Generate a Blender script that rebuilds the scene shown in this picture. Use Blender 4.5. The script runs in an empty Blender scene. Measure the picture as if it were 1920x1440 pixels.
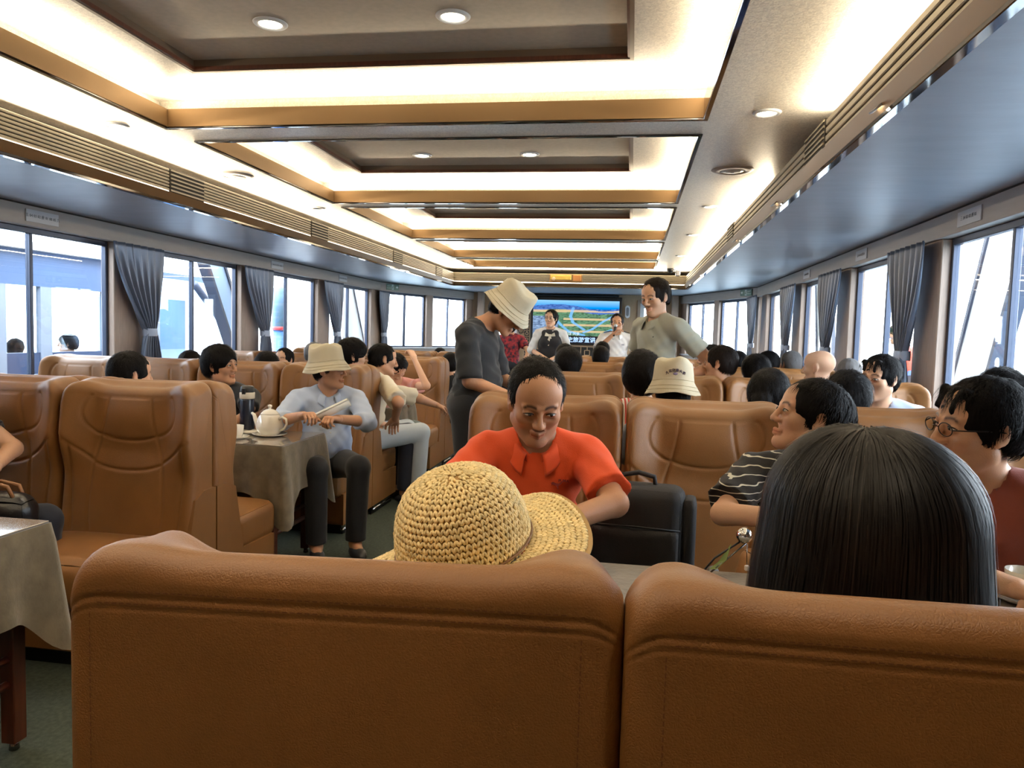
import bpy, math, random
import numpy as np
from mathutils import Vector, Matrix, Euler
random.seed(7); np.random.seed(7)
sc = bpy.context.scene
COL = sc.collection
PI = math.pi

# ------------------------------------------------------------------ camera
def make_camera():
    f = 1400.0
    vx, vy, rho = 1184.0, 632.0, 0.0385
    fw = Vector(((vx-960)/f, -(vy-720)/f, 1.0)).normalized()      # boat axis seen by the camera (right, up, forward)
    up = Vector((math.sin(rho), math.cos(rho), 0.0)); up = (up - fw*up.dot(fw)).normalized()
    rt = -(fw.cross(up))
    M = Matrix((rt, fw, up))                                      # rows: world X, Y, Z in camera terms
    r = M @ Vector((1, 0, 0)); u = M @ Vector((0, 1, 0)); d = M @ Vector((0, 0, 1))
    cam = bpy.data.cameras.new('camera')
    cam.sensor_width = 36.0; cam.lens = f/1920*36.0; cam.clip_start = 0.05; cam.clip_end = 400
    o = bpy.data.objects.new('camera', cam); COL.objects.link(o)
    R = Matrix((( r.x, u.x, -d.x), (r.y, u.y, -d.y), (r.z, u.z, -d.z))).to_4x4()
    o.matrix_world = Matrix.Translation((0, 0, 1.35)) @ R
    sc.camera = o
make_camera()

# ------------------------------------------------------------------ world, exposure
sc.view_settings.view_transform = 'Standard'
sc.view_settings.look = 'None'
sc.view_settings.gamma = 1.0
sc.view_settings.use_curve_mapping = False
sc.view_settings.exposure = 1.35
sc.cycles.use_denoising = True
sc.cycles.max_bounces = 7
sc.cycles.diffuse_bounces = 4
sc.cycles.glossy_bounces = 3
sc.cycles.transparent_max_bounces = 12
sc.cycles.caustics_reflective = False
sc.cycles.caustics_refractive = False
sc.cycles.sample_clamp_indirect = 4.0
SKY = 6.5
COVE = 8.0
w = bpy.data.worlds.new('sky'); sc.world = w; w.use_nodes = True
bg = w.node_tree.nodes['Background']
bg.inputs[0].default_value = (0.90, 0.95, 1.0, 1); bg.inputs[1].default_value = SKY

# ------------------------------------------------------------------ object helpers
def link(o, parent=None):
    COL.objects.link(o)
    if parent is not None: o.parent = parent
    return o
def tag(o, label=None, cat=None, group=None, kind=None):
    if label: o['label'] = label
    if cat: o['category'] = cat
    if group: o['group'] = group
    if kind: o['kind'] = kind
    return o
def empty(name, loc=(0,0,0), rz=0, label=None, cat=None, group=None):
    o = bpy.data.objects.new(name, None); link(o); o.location = loc; o.rotation_euler = (0,0,rz)
    o.empty_display_size = .1
    return tag(o, label, cat, group)
def copy_tree(o, parent=None, swap=None):
    c = o.copy(); link(c); c.parent = parent
    for ch in list(o.children): copy_tree(ch, c)
    return c
def mesh_from(verts, faces, name='m', smooth=False):
    me = bpy.data.meshes.new(name)
    verts = np.asarray(verts, dtype=np.float32).reshape(-1, 3)
    if isinstance(faces, np.ndarray) and faces.ndim == 2:
        n, k = faces.shape
        me.vertices.add(len(verts)); me.vertices.foreach_set('co', verts.ravel())
        me.loops.add(n*k); me.loops.foreach_set('vertex_index', faces.astype(np.int32).ravel())
        me.polygons.add(n); me.polygons.foreach_set('loop_start', np.arange(0, n*k, k, dtype=np.int32))
        me.polygons.foreach_set('loop_total', np.full(n, k, dtype=np.int32))
        me.update(calc_edges=True); me.validate()
    else:
        me.from_pydata(verts.tolist(), [], [list(map(int, f)) for f in faces]); me.update()
    if smooth: me.polygons.foreach_set('use_smooth', [True]*len(me.polygons))
    return me
def obj(name, me, mat=None, parent=None, loc=None, rot=None, **kw):
    o = bpy.data.objects.new(name, me); link(o, parent)
    if mat is not None:
        if len(me.materials) == 0:
            for m in (mat if isinstance(mat, (list, tuple)) else [mat]): me.materials.append(m)
    if loc is not None: o.location = loc
    if rot is not None: o.rotation_euler = rot
    return tag(o, **kw)

class MB:
    """collects shapes into ONE mesh"""
    def __init__(s): s.v = []; s.f = []; s.sm = []
    def add(s, vs, fs, smooth=False):
        b = len(s.v); s.v += [tuple(p) for p in vs]; s.f += [tuple(i+b for i in f) for f in fs]; s.sm += [smooth]*len(fs); return s
    def box(s, x0, x1, y0, y1, z0, z1, bev=0.0):
        if bev > 0:
            b = min(bev, (x1-x0)/2.01, (y1-y0)/2.01, (z1-z0)/2.01)
            vs = []; 
            for sx in (0,1):
                for sy in (0,1):
                    for sz in (0,1):
                        X=(x0,x1)[sx]; Y=(y0,y1)[sy]; Z=(z0,z1)[sz]
                        dx=(b,-b)[sx]; dy=(b,-b)[sy]; dz=(b,-b)[sz]
                        vs += [(X,Y+dy,Z+dz),(X+dx,Y,Z+dz),(X+dx,Y+dy,Z)]
            I = lambda a,b_,c,k: (a*4+b_*2+c)*3+k
            fs = []
            for sx in (0,1):
                q=[I(sx,0,0,0),I(sx,1,0,0),I(sx,1,1,0),I(sx,0,1,0)]; fs.append(q if sx else q[::-1])
            for sy in (0,1):
                q=[I(0,sy,0,1),I(0,sy,1,1),I(1,sy,1,1),I(1,sy,0,1)]; fs.append(q if sy else q[::-1])
            for sz in (0,1):
                q=[I(0,0,sz,2),I(1,0,sz,2),I(1,1,sz,2),I(0,1,sz,2)]; fs.append(q if sz else q[::-1])
            for a in (0,1):
                for c in (0,1):
                    q=[I(0,a,c,1),I(1,a,c,1),I(1,a,c,2),I(0,a,c,2)]; fs.append(q if a!=c else q[::-1])
                    q=[I(a,0,c,0),I(a,1,c,0),I(a,1,c,2),I(a,0,c,2)]; fs.append(q if a==c else q[::-1])
                    q=[I(a,c,0,0),I(a,c,1,0),I(a,c,1,1),I(a,c,0,1)]; fs.append(q if a!=c else q[::-1])
            for a in (0,1):
                for b_ in (0,1):
                    for c in (0,1):
                        q=[I(a,b_,c,0),I(a,b_,c,1),I(a,b_,c,2)]; fs.append(q if (a+b_+c)%2 else q[::-1])
            return s.add(vs, fs)
        vs = [(x,y,z) for x in (x0,x1) for y in (y0,y1) for z in (z0,z1)]
        return s.add(vs, [(0,1,3,2),(4,6,7,5),(0,4,5,1),(2,3,7,6),(0,2,6,4),(1,5,7,3)])
    def tube(s, pts, r, n=8, cap=True, closed=False, smooth=True):
        pts = [Vector(p) for p in pts]; N = len(pts)
        rr = r if hasattr(r, '__len__') else [r]*N
        vs = []; fs = []; prev = None
        for i, p in enumerate(pts):
            if closed: t = (pts[(i+1)%N]-pts[i-1])
            else: t = pts[min(i+1,N-1)] - pts[max(i-1,0)]
            if t.length < 1e-9: t = Vector((0,0,1))
            t.normalize()
            if prev is None:
                a = Vector((0,0,1)) if abs(t.z) < .9 else Vector((1,0,0))
                u = t.cross(a).normalized()
            else:
                u = (prev - t*prev.dot(t)); u = u.normalized() if u.length > 1e-6 else t.orthogonal().normalized()
            prev = u; v_ = t.cross(u)
            for k in range(n):
                a = 2*PI*k/n; vs.append(p + (u*math.cos(a) + v_*math.sin(a))*rr[i])
        for i in range(N if closed else N-1):
            j = (i+1) % N
            for k in range(n):
                fs.append((i*n+k, i*n+(k+1)%n, j*n+(k+1)%n, j*n+k))
        if cap and not closed:
            fs.append(tuple(range(n))[::-1]); fs.append(tuple((N-1)*n+k for k in range(n)))
        return s.add(vs, fs, smooth)
    def lathe(s, prof, n=24, c=(0,0,0), smooth=True, axis='z'):
        vs = []; fs = []
        for (r, z) in prof:
            for k in range(n):
                a = 2*PI*k/n
                if axis == 'z': vs.append((c[0]+r*math.cos(a), c[1]+r*math.sin(a), c[2]+z))
                elif axis == 'y': vs.append((c[0]+r*math.cos(a), c[1]+z, c[2]+r*math.sin(a)))
                else: vs.append((c[0]+z, c[1]+r*math.cos(a), c[2]+r*math.sin(a)))
        m = len(prof)
        for i in range(m-1):
            for k in range(n):
                fs.append((i*n+k, i*n+(k+1)%n, (i+1)*n+(k+1)%n, (i+1)*n+k))
        if prof[0][0] > 1e-6: fs.append(tuple(range(n))[::-1])
        if prof[-1][0] > 1e-6: fs.append(tuple((m-1)*n+k for k in range(n)))
        return s.add(vs, fs, smooth)
    def ball(s, c, r, n=12, m=8, smooth=True, R=None):
        r = r if hasattr(r, '__len__') else (r, r, r)
        vs = [];
        for i in range(m+1):
            t = PI*i/m
            for k in range(n):
                a = 2*PI*k/n
                p = Vector((r[0]*math.sin(t)*math.cos(a), r[1]*math.sin(t)*math.sin(a), -r[2]*math.cos(t)))
                if R is not None: p = R @ p
                vs.append(Vector(c)+p)
        fs = [(i*n+k, i*n+(k+1)%n, (i+1)*n+(k+1)%n, (i+1)*n+k) for i in range(m) for k in range(n)]
        return s.add(vs, fs, smooth)
    def prism(s, poly, h0, h1, axis='z'):
        """poly: 2-D outline; extruded along axis from h0 to h1"""
        n = len(poly)
        def P(a, b, h): return (a, b, h) if axis == 'z' else ((h, a, b) if axis == 'x' else (a, h, b))
        vs = [P(a, b, h0) for a, b in poly] + [P(a, b, h1) for a, b in poly]
        fs = [tuple(range(n))[::-1], tuple(range(n, 2*n))] + [(i, (i+1)%n, n+(i+1)%n, n+i) for i in range(n)]
        return s.add(vs, fs)
    def grid(s, P, smooth=True, closed_u=False):
        """P: array (nu, nv, 3)"""
        nu, nv = len(P), len(P[0])
        vs = [tuple(P[i][j]) for i in range(nu) for j in range(nv)]
        fs = []
        for i in range(nu if closed_u else nu-1):
            for j in range(nv-1):
                k = (i+1) % nu
                fs.append((i*nv+j, k*nv+j, k*nv+j+1, i*nv+j+1))
        return s.add(vs, fs, smooth)
    def mesh(s, name='m'):
        me = bpy.data.meshes.new(name); me.from_pydata(s.v, [], s.f); me.update()
        me.polygons.foreach_set('use_smooth', s.sm)
        return me
    def build(s, name, mat, parent=None, loc=None, rot=None, fix=True, **kw):
        me = s.mesh(name)
        if fix:
            import bmesh
            bm = bmesh.new(); bm.from_mesh(me); bmesh.ops.recalc_face_normals(bm, faces=bm.faces); bm.to_mesh(me); bm.free()
        return obj(name, me, mat, parent, loc, rot, **kw)

def text_mesh(body, size, name='lettering', bold=0.0, depth=0.001, mat=None, parent=None, loc=(0,0,0), rot=(0,0,0), align='CENTER', font=None, **kw):
    cu = bpy.data.curves.new(name, 'FONT'); cu.body = body; cu.size = size; cu.extrude = depth; cu.offset = bold
    cu.align_x = align; cu.align_y = 'CENTER'; cu.resolution_u = 2
    t = bpy.data.objects.new('t', cu); COL.objects.link(t)
    bpy.context.view_layer.update()
    dg = bpy.context.evaluated_depsgraph_get()
    me = bpy.data.meshes.new_from_object(t.evaluated_get(dg))
    bpy.data.objects.remove(t); bpy.data.curves.remove(cu)
    me.materials.clear()
    return obj(name, me, mat, parent, loc, rot, **kw)

# ------------------------------------------------------------------ materials
def lin(r, g, b):
    f = lambda c: (c/255/12.92) if c/255 <= .04045 else ((c/255+.055)/1.055)**2.4
    return (f(r), f(g), f(b), 1)
MATS = {}
def mat(name, col, rough=.5, metal=0.0, bump=0.0, bscale=80.0, noise=0.0, nscale=6.0, stretch=None, spec=.5, coat=0.0, sheen=0.0, emit=None, estr=0.0, col2=None, vcol=False):
    if name in MATS: return MATS[name]
    m = bpy.data.materials.new(name); m.use_nodes = True; nt = m.node_tree; N = nt.nodes; L = nt.links
    p = N['Principled BSDF']
    p.inputs['Base Color'].default_value = col; p.inputs['Roughness'].default_value = rough; p.inputs['Metallic'].default_value = metal
    p.inputs['Specular IOR Level'].default_value = spec
    if coat: p.inputs['Coat Weight'].default_value = coat; p.inputs['Coat Roughness'].default_value = .08
    if sheen: p.inputs['Sheen Weight'].default_value = sheen; p.inputs['Sheen Roughness'].default_value = .4
    if emit: p.inputs['Emission Color'].default_value = emit; p.inputs['Emission Strength'].default_value = estr
    tc = N.new('ShaderNodeTexCoord'); src = tc.outputs['Object']
    if stretch:
        mp = N.new('ShaderNodeMapping'); mp.inputs['Scale'].default_value = stretch; L.new(src, mp.inputs[0]); src = mp.outputs[0]
    if noise or col2:
        n = N.new('ShaderNodeTexNoise'); n.inputs['Scale'].default_value = nscale; n.inputs['Detail'].default_value = 5; L.new(src, n.inputs['Vector'])
        r = N.new('ShaderNodeValToRGB'); L.new(n.outputs[0], r.inputs[0])
        c2 = col2 if col2 else tuple(c*(1-noise) for c in col[:3])+(1,)
        c1 = col if col2 else tuple(min(1, c*(1+noise)) for c in col[:3])+(1,)
        r.color_ramp.elements[0].color = c2; r.color_ramp.elements[1].color = c1
        r.color_ramp.elements[0].position = .35; r.color_ramp.elements[1].position = .65
        L.new(r.outputs[0], p.inputs['Base Color'])
    if vcol:
        a = N.new('ShaderNodeVertexColor'); a.layer_name = 'Col'
        mx = N.new('ShaderNodeMix'); mx.data_type = 'RGBA'; mx.blend_type = 'MULTIPLY'; mx.inputs[0].default_value = 1
        L.new(a.outputs[0], mx.inputs[7])
        if p.inputs['Base Color'].is_linked: L.new(p.inputs['Base Color'].links[0].from_socket, mx.inputs[6])
        else: mx.inputs[6].default_value = col
        L.new(mx.outputs[2], p.inputs['Base Color'])
    if bump:
        n = N.new('ShaderNodeTexNoise'); n.inputs['Scale'].default_value = bscale; n.inputs['Detail'].default_value = 3; L.new(src, n.inputs['Vector'])
        b = N.new('ShaderNodeBump'); b.inputs['Strength'].default_value = min(1, bump); b.inputs['Distance'].default_value = .002*max(1, bump); L.new(n.outputs[0], b.inputs['Height'])
        L.new(b.outputs[0], p.inputs['Normal'])
    MATS[name] = m; return m
def emission(name, col, strength):
    m = bpy.data.materials.new(name); m.use_nodes = True; nt = m.node_tree; nt.nodes.clear()
    e = nt.nodes.new('ShaderNodeEmission'); e.inputs[0].default_value = col; e.inputs[1].default_value = strength
    o = nt.nodes.new('ShaderNodeOutputMaterial'); nt.links.new(e.outputs[0], o.inputs[0]); MATS[name] = m; return m
def leather(name, col, col2, rough=.47):
    m = bpy.data.materials.new(name); m.use_nodes = True; nt = m.node_tree; N = nt.nodes; L = nt.links; p = N['Principled BSDF']
    tc = N.new('ShaderNodeTexCoord')
    n = N.new('ShaderNodeTexNoise'); n.inputs['Scale'].default_value = 3.5; n.inputs['Detail'].default_value = 4; L.new(tc.outputs['Object'], n.inputs['Vector'])
    r = N.new('ShaderNodeValToRGB'); r.color_ramp.elements[0].color = col2; r.color_ramp.elements[1].color = col
    r.color_ramp.elements[0].position = .3; r.color_ramp.elements[1].position = .7; L.new(n.outputs[0], r.inputs[0]); L.new(r.outputs[0], p.inputs['Base Color'])
    p.inputs['Roughness'].default_value = rough; p.inputs['Specular IOR Level'].default_value = .45
    v = N.new('ShaderNodeTexVoronoi'); v.feature = 'DISTANCE_TO_EDGE'; v.inputs['Scale'].default_value = 260; L.new(tc.outputs['Object'], v.inputs['Vector'])
    mr = N.new('ShaderNodeMapRange'); mr.inputs[1].default_value = 0; mr.inputs[2].default_value = .25; L.new(v.outputs[0], mr.inputs[0])
    n2 = N.new('ShaderNodeTexNoise'); n2.inputs['Scale'].default_value = 90; n2.inputs['Detail'].default_value = 4; L.new(tc.outputs['Object'], n2.inputs['Vector'])
    ad = N.new('ShaderNodeMath'); ad.operation = 'ADD'; L.new(mr.outputs[0], ad.inputs[0]); L.new(n2.outputs[0], ad.inputs[1])
    b = N.new('ShaderNodeBump'); b.inputs['Strength'].default_value = .22; b.inputs['Distance'].default_value = .0012; L.new(ad.outputs[0], b.inputs['Height']); L.new(b.outputs[0], p.inputs['Normal'])
    MATS[name] = m; return m
LEATHER = leather('tan_leather', lin(134,90,46), lin(118,78,38))
LEATHER2 = leather('brown_leather', lin(132,84,54), lin(118,72,44), .36)
M = MATS
mat('seam_thread', lin(104,62,34), .7)
mat('gold', lin(138,110,76), .42, .6, bump=.15, bscale=4, stretch=(1,1,1))
mat('slat_metal', lin(150,140,122), .5, .25)
mat('slat_gap', lin(40,34,28), .8)
mat('chrome', lin(120,118,118), .06, 1.0)
mat('dark_trim', lin(104,88,74), .35, .2)
mat('tray_panel', lin(176,166,150), .55, .15, bump=.2, bscale=200, noise=.05, nscale=30)
mat('soffit', lin(146,149,158), .46, .25, bump=.35, bscale=9, noise=.05, nscale=3, stretch=(1,3,1))
mat('beige_panel', lin(156,148,142), .45, 0, noise=.05, nscale=4, stretch=(1,1,6))
mat('pillar_wood', lin(150,130,116), .5, 0, noise=.12, nscale=10, stretch=(14,14,.8))
mat('oak_wall', lin(166,140,112), .45, 0, noise=.12, nscale=10, stretch=(14,2,.6))
mat('white_frame', lin(205,208,212), .4)
mat('window_frame', lin(58,66,84), .4, .4)
mat('black_plastic', lin(14,14,16), .45)
mat('dark_wood', lin(86,44,28), .4, 0, noise=.2, nscale=8, stretch=(8,8,1))
mat('velvet', lin(104,92,72), .85, 0, bump=.6, bscale=60, noise=.22, nscale=14, sheen=.5)
mat('glass_top', lin(150,140,128), .06, 0, spec=.8, coat=.6)
mat('porcelain', lin(236,230,216), .14, 0, coat=.5)
mat('navy_bottle', lin(22,28,44), .25)
mat('cream_plastic', lin(205,196,180), .4)
mat('curtain', lin(96,106,124), .34, .25, sheen=.3, bump=.2, bscale=120)
mat('carpet', lin(62,70,58), .95, 0, bump=1, bscale=240, noise=.25, nscale=60)
mat('led_warm_diffuser', lin(255,240,210), .5)
emission('led_line', (1.0, .86, .66, 1), 6.0)
emission('downlight_glow', (1.0, .88, .66, 1), 14.0)
def wallpaper():
    m = bpy.data.materials.new('ceiling_wallpaper'); m.use_nodes = True; nt = m.node_tree; N = nt.nodes; L = nt.links; p = N['Principled BSDF']
    tc = N.new('ShaderNodeTexCoord')
    n = N.new('ShaderNodeTexNoise'); n.inputs['Scale'].default_value = 60; n.inputs['Detail'].default_value = 6; n.inputs['Distortion'].default_value = 1.5; L.new(tc.outputs['Object'], n.inputs['Vector'])
    r = N.new('ShaderNodeValToRGB'); L.new(n.outputs[0], r.inputs[0])
    r.color_ramp.elements[0].position = .4; r.color_ramp.elements[1].position = .6
    r.color_ramp.elements[0].color = lin(196,192,184); r.color_ramp.elements[1].color = lin(222,217,206)
    L.new(r.outputs[0], p.inputs['Base Color'])
    p.inputs['Roughness'].default_value = .42; p.inputs['Metallic'].default_value = .12
    b = N.new('ShaderNodeBump'); b.inputs['Strength'].default_value = .5; b.inputs['Distance'].default_value = .002; L.new(n.outputs[0], b.inputs['Height']); L.new(b.outputs[0], p.inputs['Normal'])
    MATS['ceiling_wallpaper'] = m
wallpaper()
def glass_mat(name, tint=(1,1,1,1), gl=1.0):
    m = bpy.data.materials.new(name); m.use_nodes = True; nt = m.node_tree; N = nt.nodes; L = nt.links; N.clear()
    o = N.new('ShaderNodeOutputMaterial'); t = N.new('ShaderNodeBsdfTransparent'); t.inputs[0].default_value = tint
    g = N.new('ShaderNodeBsdfGlossy'); g.inputs['Roughness'].default_value = .01
    f = N.new('ShaderNodeLayerWeight'); f.inputs['Blend'].default_value = .5
    pw = N.new('ShaderNodeMath'); pw.operation = 'POWER'; pw.inputs[1].default_value = 5; L.new(f.outputs['Facing'], pw.inputs[0])
    mu = N.new('ShaderNodeMath'); mu.operation = 'MULTIPLY_ADD'; mu.inputs[1].default_value = .8*gl; mu.inputs[2].default_value = .04*gl; L.new(pw.outputs[0], mu.inputs[0])
    x = N.new('ShaderNodeMixShader'); L.new(mu.outputs[0], x.inputs[0]); L.new(t.outputs[0], x.inputs[1]); L.new(g.outputs[0], x.inputs[2]); L.new(x.outputs[0], o.inputs[0])
    MATS[name] = m
glass_mat('window_glass', (.93,.97,1,1)); glass_mat('blue_glass', (.82,.90,.98,1), 1.0); glass_mat('lens_glass', (.97,.97,.97,1), .8)
# ------------------------------------------------------------------ lights of the room (LED coves)
XL, XR = -4.55, 2.05            # side walls
SL, SR = -3.33, 0.93            # inner edges of the side soffits
YB, YF = -1.0, 15.8             # rear and front walls
YS = 13.7                       # front soffit edge
ZC, ZS, ZH = 2.55, 2.22, 2.06   # ceiling, soffit, window header
LED = (1.0, .84, .60)
def led(name, loc, sx, sy, power, up=True, tilt=(0,0,0)):
    a = bpy.data.lights.new(name, 'AREA'); a.shape = 'RECTANGLE'; a.size = sx; a.size_y = sy; a.energy = power; a.color = LED
    o = bpy.data.objects.new(name, a); link(o); o.location = loc
    o.rotation_euler = (PI+tilt[0], -tilt[1], 0)
    return o
CX0, CX1 = -2.84, .34
COFFERS = [(-.45,1.65),(1.95,4.25),(4.6,6.83),(7.1,9.4),(9.68,11.7),(11.98,13.3)]
for (y0, y1) in COFFERS:
    Lx = CX1-CX0; Ly = y1-y0; ym = (y0+y1)/2; xm = (CX0+CX1)/2
    for yy, s in ((y0-.05, -1), (y1+.05, 1)):
        led('cove_light', (xm, yy, 2.645), Lx, .03, COVE*Lx*.5, tilt=(s*.6,0))
    for xx, s in ((CX0-.05, -1), (CX1+.05, 1)):
        led('cove_light', (xx, ym, 2.645), .03, Ly, COVE*Ly*.5, tilt=(0,s*.6))
for (y0, y1, x, s) in ((1.2,13.5,SL-.05,-1), (1.2,4.1,SR+.05,1), (5.9,13.5,SR+.05,1)):
    led('cove_light', (x, (y0+y1)/2, 2.475), .03, y1-y0, COVE*(y1-y0)*.8, tilt=(0,s*.75))
led('cove_light', ((SL+SR)/2, YS+.05, 2.475), SR-SL, .03, COVE*(SR-SL)*.8, tilt=(.75,0))

for (x, y) in ((-1.77,.25),(-.87,.25),(-1.77,1.0),(-.87,1.0),(-1.77,3.46),(-.87,3.46),(-1.77,6.1),(-.87,6.1),(.66,.3),(.66,4.18)):  # seen downlights, plus unseen ones overhead added to brighten the nearest bench
    a = bpy.data.lights.new('downlight_and_fill_beam', 'SPOT'); a.energy = 11; a.color = (1,.84,.62); a.spot_size = math.radians(110); a.spot_blend = .8; a.shadow_soft_size = .06
    o = bpy.data.objects.new('downlight_and_fill_beam', a); link(o); o.location = (x, y, 2.52 if x > 0 else 2.77)
# ------------------------------------------------------------------ shell
def S(mb, name, m, parent=None, **kw):
    o = mb.build(name, m, parent, **kw)
    if parent is None: o['kind'] = 'structure'
    return o
S(MB().box(XL-.1, XR+.1, YB, YF, -.05, 0), 'floor', M['carpet'])
# ceiling slab with the coffer openings, wallpaper side down
b = MB()
b.box(XL, CX0-.012, YB, YF, ZC, ZC+.02); b.box(CX1+.012, XR, YB, YF, ZC, ZC+.02)
ys = [YB] + [v for c in COFFERS for v in c] + [YF]
for i in range(0, len(ys), 2): b.box(CX0-.012, CX1+.012, ys[i]+(.012 if i else 0), ys[i+1]-(.012 if i < len(ys)-2 else 0), ZC, ZC+.02)
ceil = S(b, 'ceiling', M['ceiling_wallpaper'])
S(MB().box(XL-.15, XR+.15, YB-.1, YF+.1, 2.95, 3.0), 'ceiling_guard_deck', M['white_frame'])  # unseen roof over everything, put in to stop light leaks
# coffers
for ci, (y0, y1) in enumerate(COFFERS):
    c = empty('ceiling_coffer', ((CX0+CX1)/2, (y0+y1)/2, ZC)); c['kind'] = 'structure'
    ox, oy = c.location.x, c.location.y
    def A(b, name, m): 
        o = b.build(name, m, c, loc=(-ox, -oy, -ZC)); return o
    for s, (xa, xb, ya, yb) in {'gold': 0}.items() if False else []: pass
    t = .010
    A(MB().box(CX0, CX1, y1, y1+t, ZC-.0, ZC+.105), 'gold_fascia', M['gold'])
    A(MB().box(CX0, CX1, y0-t, y0, ZC-.0, ZC+.105), 'gold_fascia', M['gold'])
    A(MB().box(CX0-t, CX0, y0, y1, ZC-.0, ZC+.105), 'gold_fascia', M['gold'])
    A(MB().box(CX1, CX1+t, y0, y1, ZC-.0, ZC+.105), 'bronze_mirror_fascia', mat('bronze_mirror', lin(120,92,72), .07, .95))
    e = .028
    A(MB().box(CX0-e, CX1+e, y1, y1+e, ZC-.012, ZC-.001, .003), 'chrome_edge', M['chrome'])
    A(MB().box(CX0-e, CX1+e, y0-e, y0, ZC-.012, ZC-.001, .003), 'chrome_edge', M['chrome'])
    A(MB().box(CX0-e, CX0, y0, y1, ZC-.012, ZC-.001, .003), 'chrome_edge', M['chrome'])
    A(MB().box(CX1, CX1+e, y0, y1, ZC-.012, ZC-.001, .003), 'chrome_edge', M['chrome'])
    ix, iy = .40, min(.36, (y1-y0)*.28)
    b = MB(); z = ZC+.20; o_ = .16
    b.box(CX0-o_, CX0+ix, y0-o_, y1+o_, z, z+.015); b.box(CX1-ix, CX1+o_, y0-o_, y1+o_, z, z+.015)
    b.box(CX0+ix, CX1-ix, y0-o_, y0+iy, z, z+.015); b.box(CX0+ix, CX1-ix, y1-iy, y1+o_, z, z+.015)
    b.box(CX0-o_-.01, CX0-o_, y0-o_, y1+o_, ZC+.02, z); b.box(CX1+o_, CX1+o_+.01, y0-o_, y1+o_, ZC+.02, z)
    b.box(CX0-o_, CX1+o_, y0-o_-.01, y0-o_, ZC+.02, z); b.box(CX0-o_, CX1+o_, y1+o_, y1+o_+.01, ZC+.02, z)
    A(b, 'lit_ceiling_ring', M['ceiling_wallpaper'])
    b = MB(); x0, x1, a0, a1 = CX0+ix, CX1-ix, y0+iy, y1-iy; k = .02
    b.box(x0-k, x0, a0-k, a1+k, z-.008, z+.055); b.box(x1, x1+k, a0-k, a1+k, z-.008, z+.055)
    b.box(x0, x1, a0-k, a0, z-.008, z+.055); b.box(x0, x1, a1, a1+k, z-.008, z+.055)
    A(b, 'tray_frame', M['dark_trim'])
    b = MB(); e = .012
    b.box(x0, x0+e, a0, a1, z-.004, z+.016); b.box(x1-e, x1, a0, a1, z-.004, z+.016); b.box(x0+e, x1-e, a0, a0+e, z-.004, z+.016); b.box(x0+e, x1-e, a1-e, a1, z-.004, z+.016)
    A(b, 'tray_bead', M['dark_wood'])
    A(MB().box(x0-k, x1+k, a0-k, a1+k, z+.055, z+.07), 'tray_panel', M['tray_panel'])
    # beige light-blocking upper lid
# downlights
def downlight(x, y, z, r=.055, label='', lit=True, group='round recessed ceiling spotlights'):
    t = empty('downlight', (x, y, z), label=label, cat='ceiling light', group=group)
    MB().lathe([(r*.72,-.002),(r*.78,-.010),(r,-.008),(r*1.08,-.003),(r*1.1,0)], 28).build('trim_ring', M['white_frame'], t)
    MB().lathe([(0,-.004),(r*.72,-.004)], 24).build('lamp_disc', M['downlight_glow'] if lit else M['white_frame'], t)
    return t
zt = ZC+.255
k = 0
DLT = {1: [(-1.77,3.46),(-.87,3.46)], 2: [(-1.77,6.10),(-.87,6.10)]}
nm = {1: 'nearest dark ceiling tray', 2: 'second dark ceiling tray'}
for ci, pts in DLT.items():
    for j, (x, y) in enumerate(pts):
        downlight(x, y, zt, .075, 'lit round downlight in the %s, %s of its pair' % (nm[ci], ('left','right')[j]))
ords = ['nearest','second','third','fourth']
for j, y in enumerate((4.18, 7.05, 8.95, 11.2)):
    downlight(.66, y, ZC, .068, 'lit downlight in patterned ceiling strip, %s along the right side' % ords[j])
for j, y in enumerate((4.20, 7.16)):
    downlight(-3.15, y, ZC, .07, 'dim white downlight in patterned ceiling strip, %s along the left side' % ords[j], lit=(j==0))
for j, y in enumerate((3.12, 5.2, 7.1)):
    t = downlight(.9, y, 2.262, .034, 'small warm spotlight set in the gold strip, %s on the right' % ords[j]); t.rotation_euler = (0, math.radians(-38), 0)
def speaker(x, y, label):
    t = empty('ceiling_speaker', (x, y, ZC), label=label, cat='speaker', group='flush round ceiling speakers')
    MB().lathe([(.085,-.004),(.092,-.014),(.13,-.010),(.145,-.002),(.147,0)], 32).build('rim', M['beige_panel'], t)
    MB().lathe([(0,-.018),(.05,-.017),(.085,-.008)], 28).build('cover', M['white_frame'], t)
    MB().box(-.012,.012,-.004,.004,-.021,-.016).build('badge', M['black_plastic'], t)
speaker(.66, 5.55, 'grey round flush speaker in the ceiling between two right-hand downlights')
speaker(-3.17, 5.62, 'grey round flush speaker in the glowing left ceiling strip')

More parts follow.
